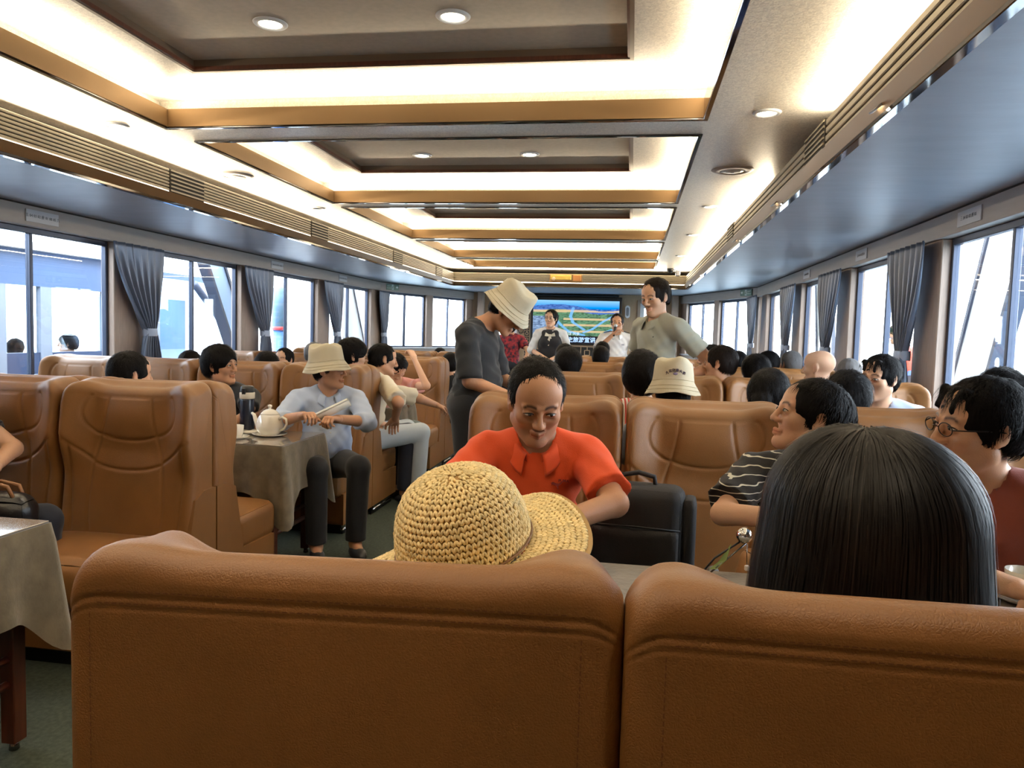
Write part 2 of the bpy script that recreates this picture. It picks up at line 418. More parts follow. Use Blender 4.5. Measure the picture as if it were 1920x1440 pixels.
# side and front soffits -------------------------------------------------
WL = [(-4.55, 13.0), (-3.42, 15.8)]     # canted bow wall, left
WR = [(2.05, 12.7), (1.02, 15.8)]
b = MB(); b.prism([(SL, YB), (SL, YS), (SR, YS), (SR, YB), (XR, YB), WR[0], WR[1], WL[1], WL[0], (XL, YB)], ZS, ZS+.012)
S(b, 'ceiling_soffit', M['soffit'])
def stack(name, p0, p1, nrm, side):
    """grille, gold strip and chrome edge along an inner soffit face from p0 to p1; nrm points into the room"""
    g = empty(name, (p0[0], p0[1], 0)); g['kind'] = 'structure'
    d = Vector((p1[0]-p0[0], p1[1]-p0[1], 0)); L = d.length; ang = math.atan2(d.y, d.x)
    # local frame: x along, y = towards the room
    def A(b, nme, m):
        o = b.build(nme, m, g, fix=True); return o
    sgn = 1 if (Vector((-d.y, d.x, 0)).dot(Vector(nrm+(0,))) > 0) else -1
    g.rotation_euler = (0,0,ang)
    def bx(b, y0, y1, z0, z1, bev=0, x0=0, x1=None):
        ya, yb = sorted((y0*sgn, y1*sgn)); b.box(x0, L if x1 is None else x1, ya, yb, z0, z1, bev); return b
    A(bx(MB(), -.03, .012, ZS-.002, ZS+.018, .003), 'chrome_edge', M['chrome'])
    b = MB(); y = [ .010*sgn, .045*sgn]
    P = [(y[0], ZS+.018), (y[1], 2.292), (-.02*sgn, 2.292), (-.02*sgn, ZS+.018)]
    b.prism(P, 0, L, 'x'); A(b, 'gold_fascia', M['gold'])
    A(bx(MB(), -.025, -.004, 2.294, 2.47), 'grille_back', M['slat_gap'])
    n = 4 if side == 'right' else 7; h = (2.465-2.306)/n
    first = MB(); bx(first, -.004, .016, 2.306, 2.306+h*.78, .004); o0 = A(first, 'slat', M['slat_metal'])
    for k in range(1, n):
        c = o0.copy(); link(c, g); c.location = (0,0,h*k)
    if side != 'right':
        A(bx(MB(), -.004, .012, 2.2935, 2.3045), 'led_line', M['led_line'])
    return g
gl = stack('trim_1', (SL, YB), (SL, YS), (1,0), 'left')
gr = stack('trim_2', (SR, YB), (SR, YS), (-1,0), 'right')
gf = stack('trim_3', (SL, YS), (SR, YS), (0,-1), 'front')
S(MB().box(SL-.6, SL-.015, YB, YF, 2.395, 2.40).box(SR+.015, SR+.6, YB, YF, 2.395, 2.40).box(SL, SR, YS+.015, YS+.6, 2.395, 2.40), 'trim_4', M['beige_panel'])
def vent(x, y, face, label):
    t = empty('air_vent', (x, y, 2.385), label=label, cat='vent', group='black slotted air outlets in the ceiling grilles')
    s = .02*face
    MB().box(min(0,s)-.0, max(0,s), -.22, .22, -.085, .08, .003).build('frame', M['slat_gap'], t)
    lo = MB().box(min(s,s+.006*face), max(s,s+.006*face), -.21, .21, -.079, -.068).build('louver', M['slat_metal'], t)
    for k in range(1, 6):
        c = lo.copy(); link(c, t); c.location = (0,0,.028*k)
for j, y in enumerate((5.2, 7.6, 10.3, 12.6)): vent(SL, y, 1, 'dark slotted air vent in the left grille, %s from the viewer' % ords[j])
vent(SR, 4.2, -1, 'dark slotted air vent in the grille of the right side')
vent(SR, 7.6, -1, 'distant dark slotted vent in the grille of the right side')
# gold framed clock/notice on the front grille
t = empty('gold_nameplate', (-1.22, YS-.02, 2.385), label='small gilded plaque with lettering on the far ceiling grille', cat='plaque')
MB().box(-.30,.30,-.012,.0,-.075,.075,.006).build('backing_plate', M['gold'], t)
MB().box(-.28,.10,-.020,-.012,-.03,.055,.005).build('raised_panel', M['led_line'] if False else mat('bright_gold', lin(236,206,110), .25, .6), t)
MB().lathe([(0,-.03),(.03,-.03),(.035,-.012)], 16, axis='y').build('emblem', mat('pink_enamel', lin(226,196,160), .3), t, loc=(-.22,0,-.01))
MB().box(.13,.28,-.022,-.012,-.05,.06,.005).build('copper_panel', mat('copper', lin(196,140,88), .3, .6), t)
# security camera under the front right
t = empty('security_camera', (.62, 13.3, ZC), label='black and silver dome camera hanging near the far right ceiling corner', cat='camera')
MB().lathe([(0,-.075),(.03,-.068),(.055,-.04),(.06,-.02),(.06,0)], 20).build('dome', M['black_plastic'], t)
MB().box(.09,.17,-.03,.03,-.13,-.03,.012).build('camera_body', mat('grey_metal', lin(120,122,128), .35, .6), t)
MB().tube([(.04,0,-.02),(.12,0,-.03),(.13,0,-.05)], .008, 6).build('bracket', M['black_plastic'], t)

# ------------------------------------------------------------------ side walls with windows
def wall_seg(name, p0, p1, posts, sill, top, side, outward, win_start):
    """one wall run from p0 to p1 (plan), posts = list of (s0, s1) along it; windows between posts"""
    d = Vector((p1[0]-p0[0], p1[1]-p0[1], 0)); L = d.length; ang = math.atan2(d.y, d.x)
    sgn = outward      # +1: outside is local +y
    def place(o): o.location = (p0[0], p0[1], 0); o.rotation_euler = (0,0,ang)
    def yy(a, b_): return tuple(sorted((a*sgn, b_*sgn)))
    b = MB(); y = yy(0, .10); b.box(0, L, y[0], y[1], 0, sill); b.box(0, L, y[0], y[1], ZS, 3.0)
    w_ = S(b, name, M['beige_panel']); place(w_)
    b = MB(); y = yy(-.055, .10); b.box(0, L, y[0], y[1], top, ZS, .004); h = S(b, name+'_header' if False else 'trim_header', M['beige_panel']); h.parent = w_; h.name = 'header_panel'; del h['kind']
    b = MB(); y = yy(-.04, .06); b.box(0, L, y[0], y[1], sill-.03, sill, .006); h = b.build('window_sill', M['white_frame'], w_)
    b = MB(); y = yy(-.058, -.05); b.box(0, L, y[0], y[1], ZS-.012, ZS-.002); b.build('seam_bead', M['slat_gap'], w_)  # dark seam between header and soffit
    for (a, c) in posts:
        b = MB(); y = yy(-.03, .10); b.box(a, c, y[0], y[1], sill, top, .006); b.build('window_pillar', M['pillar_wood'], w_)
    edges = []
    cur = 0
    for (a, c) in posts + [(L, L)]:
        if a-cur > .15: edges.append((cur, a))
        cur = c
    n = win_start
    for (a, c) in edges:
        wn = empty('window_%d' % n, (p0[0], p0[1], 0), ang); wn['kind'] = 'structure'; n += 1
        m_ = (a+c)/2; t = .028
        y = yy(.03, .075)
        b = MB()
        b.box(a, a+t, y[0], y[1], sill, top, .004); b.box(c-t, c, y[0], y[1], sill, top, .004)
        b.box(a+t, c-t, y[0], y[1], sill, sill+t, .004); b.box(a+t, c-t, y[0], y[1], top-.045, top, .004)
        b.build('window_frame', M['window_frame'], wn)
        if c-a > .9:
            MB().box(m_-.016, m_+.016, y[0], y[1], sill+t, top-.045, .004).build('mullion', M['window_frame'], wn)
            sp = [(a+t, m_-.016), (m_+.016, c-t)]
        else: sp = [(a+t, c-t)]
        yg = yy(.050, .056)
        for (u, v) in sp:
            MB().box(u, v, yg[0], yg[1], sill+t, top-.045).build('pane', M['window_glass'], wn)
    return w_, n
LP = [1.97, 4.08, 6.20, 8.38, 10.55, 12.80]
RP = [1.5, 3.56, 5.62, 7.72, 9.80, 12.15]
import builtins
def posts(c, off, L): return [(0, c[0]+.21-off)]+[(max(0, v-.21-off), min(L, v+.21-off)) for v in c[1:]]  # first post widened into unseen solid wall, added to cut rear window light
SILL = .90
wl, n = wall_seg('wall_left', (XL, YB), WL[0], posts(LP, YB, 14.0), SILL, ZH, 'left', 1, 1)
wr, n = wall_seg('wall_right', (XR, YB), WR[0], posts(RP, YB, 13.7), SILL, ZH, 'right', -1, n)
ll = math.hypot(WL[1][0]-WL[0][0], WL[1][1]-WL[0][1])
wl2, n = wall_seg('wall_bow_left', WL[0], WL[1], [(0,.22),(1.42,1.62),(2.8,ll)], 1.04, ZH, 'left', 1, n)
wr2, n = wall_seg('wall_bow_right', WR[0], WR[1], [(0,.3),(1.5,1.7),(3.0,math.hypot(WR[1][0]-WR[0][0], WR[1][1]-WR[0][1]))], 1.04, ZH, 'right', -1, n)
# rear wall behind the viewer and front wall with screen bay and two doors
S(MB().box(XL, XR, YB-.1, YB, 0, 3.0), 'wall_rear', mat('rear_wood', lin(176,146,116), .5))
fx0, fx1 = WL[1][0], WR[1][0]
DL = (-3.02, -2.36); DR = (.10, .62)
b = MB(); y = (YF, YF+.1)
b.box(fx0-.2, DL[0], *y, 0, 3.0); b.box(DL[1], DR[0], *y, 0, 3.0); b.box(DR[1], fx1+.2, *y, 0, 3.0)
b.box(DL[0], DL[1], *y, 2.12, 3.0); b.box(DR[0], DR[1], *y, 2.12, 3.0)
wf = S(b, 'wall_front', M['oak_wall'])
for nme, (a, c) in (('door_1', DL), ('door_2', DR)):
    d = empty(nme, ((a+c)/2, YF, 0)); d['kind'] = 'structure'; hw = (c-a)/2
    bb = MB(); bb.box(-hw, -hw+.06, -.03, .1, 0, 2.12, .005); bb.box(hw-.06, hw, -.03, .1, 0, 2.12, .005); bb.box(-hw+.06, hw-.06, -.03, .1, 2.05, 2.12, .005)
    bb.build('door_frame', M['pillar_wood'], d)
    bb = MB(); bb.box(-hw+.06, -hw+.14, .02, .06, 0, 2.05); bb.box(hw-.14, hw-.06, .02, .06, 0, 2.05); bb.box(-hw+.14, hw-.14, .02, .06, 0, .25); bb.box(-hw+.14, hw-.14, .02, .06, 1.95, 2.05)
    bb.build('door_leaf', M['white_frame'], d)
    MB().box(-hw+.14, hw-.14, .035, .042, .25, 1.95).build('pane', M['window_glass'], d)
    MB().tube([(-hw+.1,-.03,.95),(-hw+.1,-.03,1.15)], .012, 8).build('door_handle', M['chrome'], d)
for x in (-3.2, .86):   # slim oak columns beside the doors
    o = MB().box(x-.07, x+.07, YF-.12, YF, 0, ZS, .01).build('trim_column', M['pillar_wood']); o['kind'] = 'structure'; o.name = 'trim_5' if x < 0 else 'trim_6'

# ------------------------------------------------------------------ screen bay
t = empty('video_wall', (-1.17, YF-.03, 0), label='big black framed video screen showing an aerial green and blue landscape', cat='screen')
MB().box(-.95, .95, -.06, .0, 1.16, 2.16, .01).build('surround', M['black_plastic'], t)
# the flat picture: river landscape with sky, blue hills, fields and rivers
m = bpy.data.materials.new('screen_picture'); m.use_nodes = True; nt = m.node_tree; nt.nodes.clear()
a = nt.nodes.new('ShaderNodeVertexColor'); a.layer_name = 'Col'; e = nt.nodes.new('ShaderNodeEmission'); e.inputs[1].default_value = .5
o = nt.nodes.new('ShaderNodeOutputMaterial'); nt.links.new(a.outputs[0], e.inputs[0]); nt.links.new(e.outputs[0], o.inputs[0])
nx, nz = 220, 90
U, V = np.meshgrid(np.linspace(0, 1, nx), np.linspace(0, 1, nz), indexing='ij')
def vnoise(U, V, f, seed=0):
    r = np.random.RandomState(seed); g = r.rand(int(f)+3, int(f)+3); x = U*f; y = V*f; i = x.astype(int); j = y.astype(int); a_ = x-i; b_ = y-j
    a_ = a_*a_*(3-2*a_); b_ = b_*b_*(3-2*b_)
    return (g[i,j]*(1-a_)+g[i+1,j]*a_)*(1-b_)+(g[i,j+1]*(1-a_)+g[i+1,j+1]*a_)*b_
C3 = lambda r,g_,b_: np.array(lin(r,g_,b_)[:3])
colr = np.zeros((nx, nz, 3)); nz1 = vnoise(U,V,40,1)*.6+vnoise(U,V,80,2)*.4; nz2 = vnoise(U,V,14,3)
for c_, mask in (
    (C3(52,84,62), np.ones_like(U, bool)),):
    colr[mask] = c_
tree = (nz1[...,None])*C3(120,170,130)+(1-nz1[...,None])*C3(22,44,40)
colr[:] = tree
leftm = (U < .30) & (V < .55); colr[leftm] = ((nz1[...,None])*C3(170,200,236)+(1-nz1[...,None])*C3(24,50,92))[leftm]
hill = .80+.09*np.sin(U*5+.3)*np.exp(-((U-.45)/.5)**2)+.02*nz2
colr[V > hill-.14] = ((nz1[...,None])*C3(96,140,214)+(1-nz1[...,None])*C3(24,56,130))[V > hill-.14]
colr[V > hill] = (C3(70,160,236)*(1-(V[...,None]-.85)*3)+C3(190,236,255)*(V[...,None]-.85)*3)[V > hill]
for (vc, hw, u0) in ((.70,.035,0),(.47,.028,.36),(.30,.03,.36),(.12,.025,.1)):   # interference bands of pale gold
    mk = (np.abs(V-vc-.02*(U-.5)) < hw) & (U > u0) & (V < hill-.05); colr[mk] = (colr*.25+C3(226,196,150)*.75)[mk]
for (pts, wd) in (([(.47,.78),(.44,.55),(.47,.38),(.60,.18)], .018), ([(.95,.6),(.82,.42),(.70,.2),(.6,.1)], .016), ([(.25,.5),(.33,.3),(.42,.12),(.6,.02)], .018), ([(1,.25),(.85,.12)], .02)):
    pts = np.array(pts)
    for q in range(len(pts)-1):
        p, r_ = pts[q], pts[q+1]; dx = r_-p; tt = np.clip(((U-p[0])*dx[0]+(V-p[1])*dx[1])/dx.dot(dx), 0, 1)
        dd = np.hypot(U-p[0]-tt*dx[0], (V-p[1]-tt*dx[1])*.6); mk = dd < wd; colr[mk] = (colr*.3+C3(120,190,250)*.7)[mk]
P = np.stack([-.90+1.80*U, np.full_like(U, -.064), 1.345+.735*V], -1)
idx = np.arange(nx*nz).reshape(nx, nz); Q = np.stack([idx[:-1,:-1], idx[1:,:-1], idx[1:,1:], idx[:-1,1:]], -1).reshape(-1, 4)
me = mesh_from(P.reshape(-1,3), Q, 'picture')
ca = me.color_attributes.new('Col', 'FLOAT_COLOR', 'POINT'); ca.data.foreach_set('color', np.concatenate([colr.reshape(-1,3), np.ones((nx*nz,1))], 1).astype(np.float32).ravel())
obj('screen', me, m, t)
text_mesh('看全球 风景', .075, 'caption', mat=emission('cap_white', (.75,.85,1,1), .5), parent=t, loc=(-.1,-.067,1.38), rot=(PI/2,0,0), depth=.0005)
MB().box(-.9, .9, -.066, -.058, 1.19, 1.32).build('ticker_panel', mat('ticker_dark', lin(10,14,40), .3), t)
text_mesh('与人文历史旅游宣讲', .118, 'ticker_text', mat=emission('tick', (.38,.58,1,1), .8), parent=t, loc=(-.10,-.069,1.255), rot=(PI/2,0,0), depth=.0005, bold=.0015)
# lattice below and beside the screen
def lattice(name, x0, x1, z0, z1, cell, label):
    t = empty(name, ((x0+x1)/2, YF-.02, z0), label=label, cat='lattice panel')
    cx = t.location.x
    MB().box(x0-cx, x1-cx, -.004, 0, 0, z1-z0).build('dark_back', M['black_plastic'], t)
    b = MB(); th = .016
    nx_ = max(1, round((x1-x0)/cell)); nz_ = max(1, round((z1-z0)/cell)); dx = (x1-x0)/nx_; dz = (z1-z0)/nz_
    def bar(a, c, e, f): b.box(x0-cx+a, x0-cx+c, -.03, -.004, e, f)
    for i in range(nx_+1): bar(i*dx-th/2, i*dx+th/2, 0, z1-z0)
    for j in range(nz_+1): bar(0, x1-x0, j*dz-th/2, j*dz+th/2)
    for i in range(nx_):
        for j in range(nz_):
            a = i*dx; e = j*dz; q = .30
            bar(a+dx*q, a+dx*(1-q), e+dz*q-th/2, e+dz*q+th/2); bar(a+dx*q, a+dx*(1-q), e+dz*(1-q)-th/2, e+dz*(1-q)+th/2)
            bar(a+dx*q-th/2, a+dx*q+th/2, e+dz*q, e+dz*(1-q)); bar(a+dx*(1-q)-th/2, a+dx*(1-q)+th/2, e+dz*q, e+dz*(1-q))
            if (i+j) % 2: bar(a, a+dx*q, e+dz*.5-th/2, e+dz*.5+th/2)
            else: bar(a+dx*.5-th/2, a+dx*.5+th/2, e+dz*(1-q), e+dz)
    o = b.build('fretwork', M['oak_wall'], t); o['kind'] = 'stuff'
lattice('lattice_panel', -2.1, -.25, .35, 1.12, .26, 'carved wooden fretwork panel below the video screen')
lattice('lattice_panel', -2.26, -2.14, .35, 1.9, .12, 'narrow upright fretwork strip beside the video screen')
t = empty('wall_speaker', (-.10, YF-.03, 1.87), label='white oval wall speaker between video screen and right door', cat='speaker')
m_ = MB(); pl = [(.055*math.cos(a)*(1), .13*math.sin(a)) for a in np.linspace(0, 2*PI, 24, endpoint=False)]
pl = [(max(-.05,min(.05,x*1.3)), z) for x, z in pl]; m_.prism(pl, -.06, 0, 'y'); m_.build('housing', M['white_frame'], t)
m_ = MB(); m_.prism([(x*.55, z*.7) for x, z in pl], -.066, -.058, 'y'); m_.build('grille', mat('mid_grey', lin(120,120,124), .6), t)
t = empty('hanging_cable', (-2.33, YF-.05, 1.6), label='loops of thin black cable hanging on the wall left of the screen', cat='cable')
MB().tube([(.10*math.cos(a)+.02*math.sin(2*a), -.01, .20*math.sin(a)*(1 if math.sin(a)<0 else .8)-.05) for a in np.linspace(.3, 2*PI+.1, 40)], .006, 6).build('cable_loop', M['black_plastic'], t)
MB().tube([(.09,-.02,.12),(-.02,-.02,.02),(-.10,-.02,-.05),(-.02,-.02,-.22),(.12,-.02,-.20)], .006, 6).build('cable_tail', M['black_plastic'], t)
# long black curtain pelmet over the screen
t = MB().box(-2.12,-.28, YF-.13, YF-.035, 2.165, 2.21, .02).build('screen_pelmet', M['black_plastic']); tag(t, 'black pelmet strip above the video screen', 'pelmet')

t = empty('storage_box', (-3.30, 15.25, 0), label='white box with dark red jar on stand by the far left bow window', cat='box')
MB().box(-.16,.16,-.12,.12,0,1.02,.01).build('cabinet', M['white_frame'], t)
MB().lathe([(0,1.02),(.05,1.02),(.055,1.06),(.055,1.15),(.03,1.17),(0,1.175)], 14).build('red_jar', mat('jar_red', lin(120,50,46), .4), t)
# exit signs
def exit_sign(loc, rz, flip, label):
    t = empty('exit_sign', loc, rz, label=label, cat='sign', group='green emergency exit signs')
    MB().box(-.14,.14,-.012,0,-.055,.055,.004).build('plate', mat('sign_green', lin(66,104,92), .4), t)
    s = -1 if flip else 1
    w_ = mat('sign_white', lin(200,220,220), .5)
    MB().box(-.022,.022,-.015,-.0121,-.045,.045).build('door_symbol', w_, t)
    MB().ball((.004,-.016,.026), (.007,.002,.008), 8, 6).tube([(.004,-.0165,.016),(-.002,-.0165,-.008),(.010,-.0165,-.034)], .004, 5).tube([(-.002,-.0165,-.008),(-.014,-.0165,-.03)], .004, 5).tube([(-.012,-.0165,.0),(.004,-.0165,.012),(.016,-.0165,.002)], .003, 5).build('running_figure', MATS['sign_green'], t)
    MB().prism([(s*.07,-.008),(s*.09,-.008),(s*.09,-.026),(s*.122,0),(s*.09,.026),(s*.09,.008),(s*.07,.008)], -.015, -.0121, 'y').build('arrow', w_, t)
    text_mesh('EXIT', .036, 'exit_word', mat=w_, parent=t, loc=(-s*.082,-.014,.018), rot=(PI/2,0,0), depth=.001)
    text_mesh('安全出口', .022, 'exit_word', mat=w_, parent=t, loc=(-s*.082,-.014,-.020), rot=(PI/2,0,0), depth=.001)
angL = math.atan2(WL[1][1]-WL[0][1], WL[1][0]-WL[0][0])
exit_sign((-4.36, 13.25, 2.14), angL-.25, False, 'green EXIT sign with arrow on the header over left curtain')
angR = math.atan2(WR[1][1]-WR[0][1], WR[1][0]-WR[0][0])
exit_sign((1.86, 12.95, 2.14), angR+PI+.25, True, 'green EXIT sign with arrow on the header over right curtain')
# seat-number plates on the headers
def seat_plate(x, y, face, txt, label):
    t = empty('seat_number_plate', (x, y, 2.135), label=label, cat='sign', group='pale seat number plates on window headers')
    MB().box(-.004*1, .004, -.16, .16, -.045, .045).build('plate', mat('plate_grey', lin(186,188,192), .45), t)
    text_mesh(txt, .030, 'lettering', mat=mat('plate_ink', lin(96,98,106), .6), parent=t, loc=(face*.006,0,0), rot=(PI/2,0,face*PI/2), depth=.0006)
for j, (y, tx) in enumerate(((5.15,'五 04 03 02 座 01 08 05 六'),(9.0,'七 04 03 02 座 01 08 05 八'),(11.2,'九 04 03 02 座 01 08 05 十'))):
    seat_plate(XL+.060, y, 1, tx, 'pale seat number plate on left window header, %s from the viewer' % ords[j])
for j, (y, tx) in enumerate(((4.95,'三 04 03 02 座 01'),(7.1,'五 04 03 02 座 01'),(9.2,'七 04 03 02 座 01'))):
    seat_plate(XR-.060, y, -1, tx, 'pale seat number plate on right window header, %s from the viewer' % ords[j])

# ------------------------------------------------------------------ curtains
def curtain(x, y0, y1, side, tie_y, label, seed):
    r = np.random.RandomState(seed)
    t = empty('curtain', (x, (y0+y1)/2, 0), label=label, cat='curtain', group='grey satin window curtains with tiebacks')
    yc = (y0+y1)/2; n = 90; m_ = 44; zt_, ztie, zb = ZH-.005, 1.27, .60
    nf = 7; ph = r.rand()*6
    P = np.zeros((n, m_, 3))
    for j in range(m_):
        z = zt_ + (zb-zt_)*j/(m_-1)
        if z > ztie:
            q = (zt_-z)/(zt_-ztie); w_ = (y1-y0)*(1-q**1.7)+.13*q**1.7; c_ = yc*(1-q**1.3)+tie_y*q**1.3; dep = .030+.02*q
        else:
            q = (ztie-z)/(ztie-zb); w_ = .13+(.40-.13)*q**.6; c_ = tie_y*(1-q)+(tie_y+.03)*q; dep = .045
        for i in range(n):
            u = i/(n-1)
            wob = .25*math.sin(3*u*PI+z*2.3+ph)
            f = math.sin(2*PI*nf*u + wob + .6*math.sin(z*4+ph)) + .35*math.sin(2*PI*nf*2*u+1.3+z*3)
            yy_ = c_ + (u-.5)*w_ + .01*math.sin(2*PI*nf*u+1)
            P[i,j] = (side*(.0 + dep*f*.5 + dep*(.2 if z<ztie else 0)), yy_-yc, z)
    mb = MB().grid(P); o = mb.build('curtain_cloth', M['curtain'], t)
    md = o.modifiers.new('th', 'SOLIDIFY'); md.thickness = .003
    pts = [(side*.052*math.sin(a), (tie_y-yc)+.085*math.cos(a)) for a in np.linspace(0, 2*PI, 20, endpoint=False)]
    b = MB(); n_ = len(pts)
    b.add([(p[0], p[1], ztie-.035) for p in pts]+[(p[0]*1.05, p[1]*1.02, ztie) for p in pts]+[(p[0], p[1], ztie+.035) for p in pts],
          [(k_+a*n_, (k_+1)%n_+a*n_, (k_+1)%n_+(a+1)*n_, k_+(a+1)*n_) for a in (0,1) for k_ in range(n_)], True)
    b.build('tieback', mat('tieback', lin(150,160,178), .4, .1), t)
for j, (y0, y1, ty) in enumerate(((5.86,6.58,6.36),(8.08,8.80,8.58),(10.35,11.1,10.85),(12.75,13.35,13.05))):
    curtain(XL+.115, y0, y1, 1, ty, 'grey satin curtain tied back at the left windows, %s from the viewer' % ords[j], j)
for j, (y0, y1, ty) in enumerate(((5.46,6.2,5.78),(7.5,8.35,7.95),(9.5,10.4,9.95),(12.0,13.0,12.4))):
    x = XR-.115 if j < 3 else XR-.17
    curtain(x, y0, y1, -1, ty, 'grey satin curtain tied back at the right windows, %s from the viewer' % ords[j], 10+j)

# ------------------------------------------------------------------ outside
S(MB().box(-60, 60, -40, 90, -1.35, -1.3), 'floor_water', mat('water', lin(120,140,150), .12, bump=.6, bscale=3))
wh = mat('boat_white', lin(214,218,224), .35); bl = mat('boat_blue', lin(84,104,138), .3, .2); dk = mat('dark_mast', lin(52,58,76), .4)
t = empty('neighbour_boat', (-6.9, 8, -1.3), label='neighbouring white passenger boat with blue band moored outside the left windows', cat='boat')
def NB(b, n_, m_, **k_): return b.build(n_, m_, t, loc=(6.9, -8, 1.3), **k_)
NB(MB().prism([(-6.4,-3),(-6.4,15),(-7.6,19),(-8.8,15),(-8.8,-3)], -1.25, .55), 'hull', wh)
b = MB(); b.box(-6.46,-6.40,-2,9.35,1.72,2.10); NB(b, 'roof_band', bl)
NB(MB().box(-8.7,-6.3,-2,9.3,2.10,2.18), 'roof', wh)
b = MB(); 
for y_ in (5.6, 6.72, 7.3, 8.3, 9.28): NB(MB().box(-6.46,-6.40,y_,y_+(.12 if y_ != 7.3 else .16),.55,1.72), 'window_post', mat('post_grey', lin(130,138,152), .4))
b = MB(); b.box(-6.47,-6.41,-2,9.35,.55,1.0); NB(b, 'side_panel', mat('navy_panel', lin(52,66,96), .3))
NB(MB().box(-6.44,-6.435,5.7,9.3,1.0,1.72), 'pane', M['window_glass'])
NB(MB().box(-8.7,-8.64,-2,6.8,.5,2.1), 'far_wall', wh)
NB(MB().box(-6.5,-6.42,9.4,11.4,1.0,2.0), 'windscreen', M['blue_glass'])
NB(MB().box(-7.4,-6.5,9.4,10.2,.55,1.75,.05), 'wheelhouse', mat('shade_blue', lin(158,178,200), .3))
NB(MB().tube([(-6.3,10.05,1.95),(-6.3,10.6,1.55),(-6.3,11.25,1.05)], .055, 8), 'boom', dk)
NB(MB().box(-6.42,-6.36,9.38,11.6,1.98,2.06), 'top_rail', bl)
def strut(name, pts, th, m_, label, depth=.10, kids=True):
    t = empty(name, (pts[0][0], pts[0][1], 0), label=label, cat='strut')
    x0 = pts[0][0]; y0 = pts[0][1]
    (x, ya, za), (_, yb, zb), wd = pts[0], pts[1], th
    ya, za = ya+(ya-yb)/(zb-za)*(za+1.3), -1.3
    MB().prism([(ya-y0, za), (ya-y0+wd, za), (yb-y0+wd, zb), (yb-y0, zb)], 0, depth, 'x').build('panel', m_, t)
    e = .05
    MB().prism([(ya-y0-e, za), (ya-y0, za), (yb-y0, zb), (yb-y0-e, zb)], -.02, depth+.02, 'x').build('edge_rail', dk, t)
    MB().prism([(ya-y0+wd, za), (ya-y0+wd+e, za), (yb-y0+wd+e, zb), (yb-y0+wd, zb)], -.02, depth+.02, 'x').build('edge_rail', dk, t)
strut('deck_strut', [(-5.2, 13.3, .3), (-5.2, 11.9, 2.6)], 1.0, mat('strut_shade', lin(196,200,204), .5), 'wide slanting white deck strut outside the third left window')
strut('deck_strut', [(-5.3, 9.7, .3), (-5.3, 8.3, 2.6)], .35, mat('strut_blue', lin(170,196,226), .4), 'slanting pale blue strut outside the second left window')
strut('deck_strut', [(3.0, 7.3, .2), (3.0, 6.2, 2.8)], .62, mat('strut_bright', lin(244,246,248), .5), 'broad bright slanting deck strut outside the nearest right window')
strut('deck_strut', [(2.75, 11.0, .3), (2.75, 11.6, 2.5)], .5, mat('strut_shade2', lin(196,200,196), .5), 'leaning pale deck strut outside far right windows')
# red fire pole and blue mast seen through the left windows
t = empty('blue_mast', (-5.9, 11.9, 0), label='tall blue and white mast with red band outside the left windows', cat='mast')
MB().tube([(0,.0,-1.3),(0,0,1.3)], [.10,.10], 10).build('lower_mast', mat('mast_blue', lin(70,110,170), .4), t)
MB().tube([(0,0,1.3),(0,0,1.36)], .12, 10).build('red_band', mat('red_paint', lin(190,50,48), .4), t)
MB().tube([(0,0,1.36),(0,0,1.95),(0,0,2.15)], [.12,.11,.04], 10).build('upper_mast', mat('mast_grey', lin(96,120,140), .4), t)
t = empty('quay_railing', (3.6, 9.2, -.2), label='grey metal quay railing and lamp post outside the right windows', cat='railing')
MB().tube([(0,-2,1.0),(0,4,1.0)], .025, 8).build('top_rail', dk, t)
for k in range(7):
    MB().tube([(0,-2+k,0),(0,-2+k,1.0)], .02, 8).build('post', dk, t)
MB().tube([(0,.6,0),(0,.6,2.4)], .035, 8).build('lamp_post', dk, t)
MB().box(-.1,.1,.45,.75,2.05,2.2,.02).build('lamp_box', dk, t)
# ------------------------------------------------------------------ benches
def sst(t): 
    t = np.clip(t, 0, 1); return t*t*(3-2*t)
PW = .637; SW = .622
def seg_curve(pts, n=14):
    """smooth polyline through 2-D points (Catmull-Rom)"""
    P = [np.array(p, float) for p in pts]; P = [2*P[0]-P[1]] + P + [2*P[-1]-P[-2]]; out = []
    for i in range(1, len(P)-2):
        for t in np.linspace(0, 1, n, endpoint=False):
            a, b_, c, d = P[i-1], P[i], P[i+1], P[i+2]
            out.append(.5*((2*b_)+(-a+c)*t+(2*a-5*b_+4*c-d)*t*t+(-a+3*b_-3*c+d)*t**3))
    out.append(P[-2]); return np.array(out)
SEAMS = []
for s in (-1, 1):
    SEAMS.append(seg_curve([(s*.098,1.09),(s*.105,.98),(s*.125,.88),(s*.150,.80),(s*.165,.72),(s*.175,.55),(s*.165,.45)]))
    SEAMS.append(seg_curve([(s*.155,1.055),(s*.205,1.02),(s*.222,.96),(s*.205,.91),(s*.165,.875),(s*.130,.862)]))
    SEAMS.append(seg_curve([(s*.158,.745),(s*.22,.79),(s*.30,.855)]))
    SEAMS.append(seg_curve([(s*.268,.83),(s*.262,.65),(s*.25,.45)]))
SEAMS.append(seg_curve([(-.128,.864),(-.07,.848),(0,.842),(.07,.848),(.128,.864)]))
SEAMS.append(seg_curve([(-.160,.742),(-.09,.722),(0,.715),(.09,.722),(.160,.742)]))
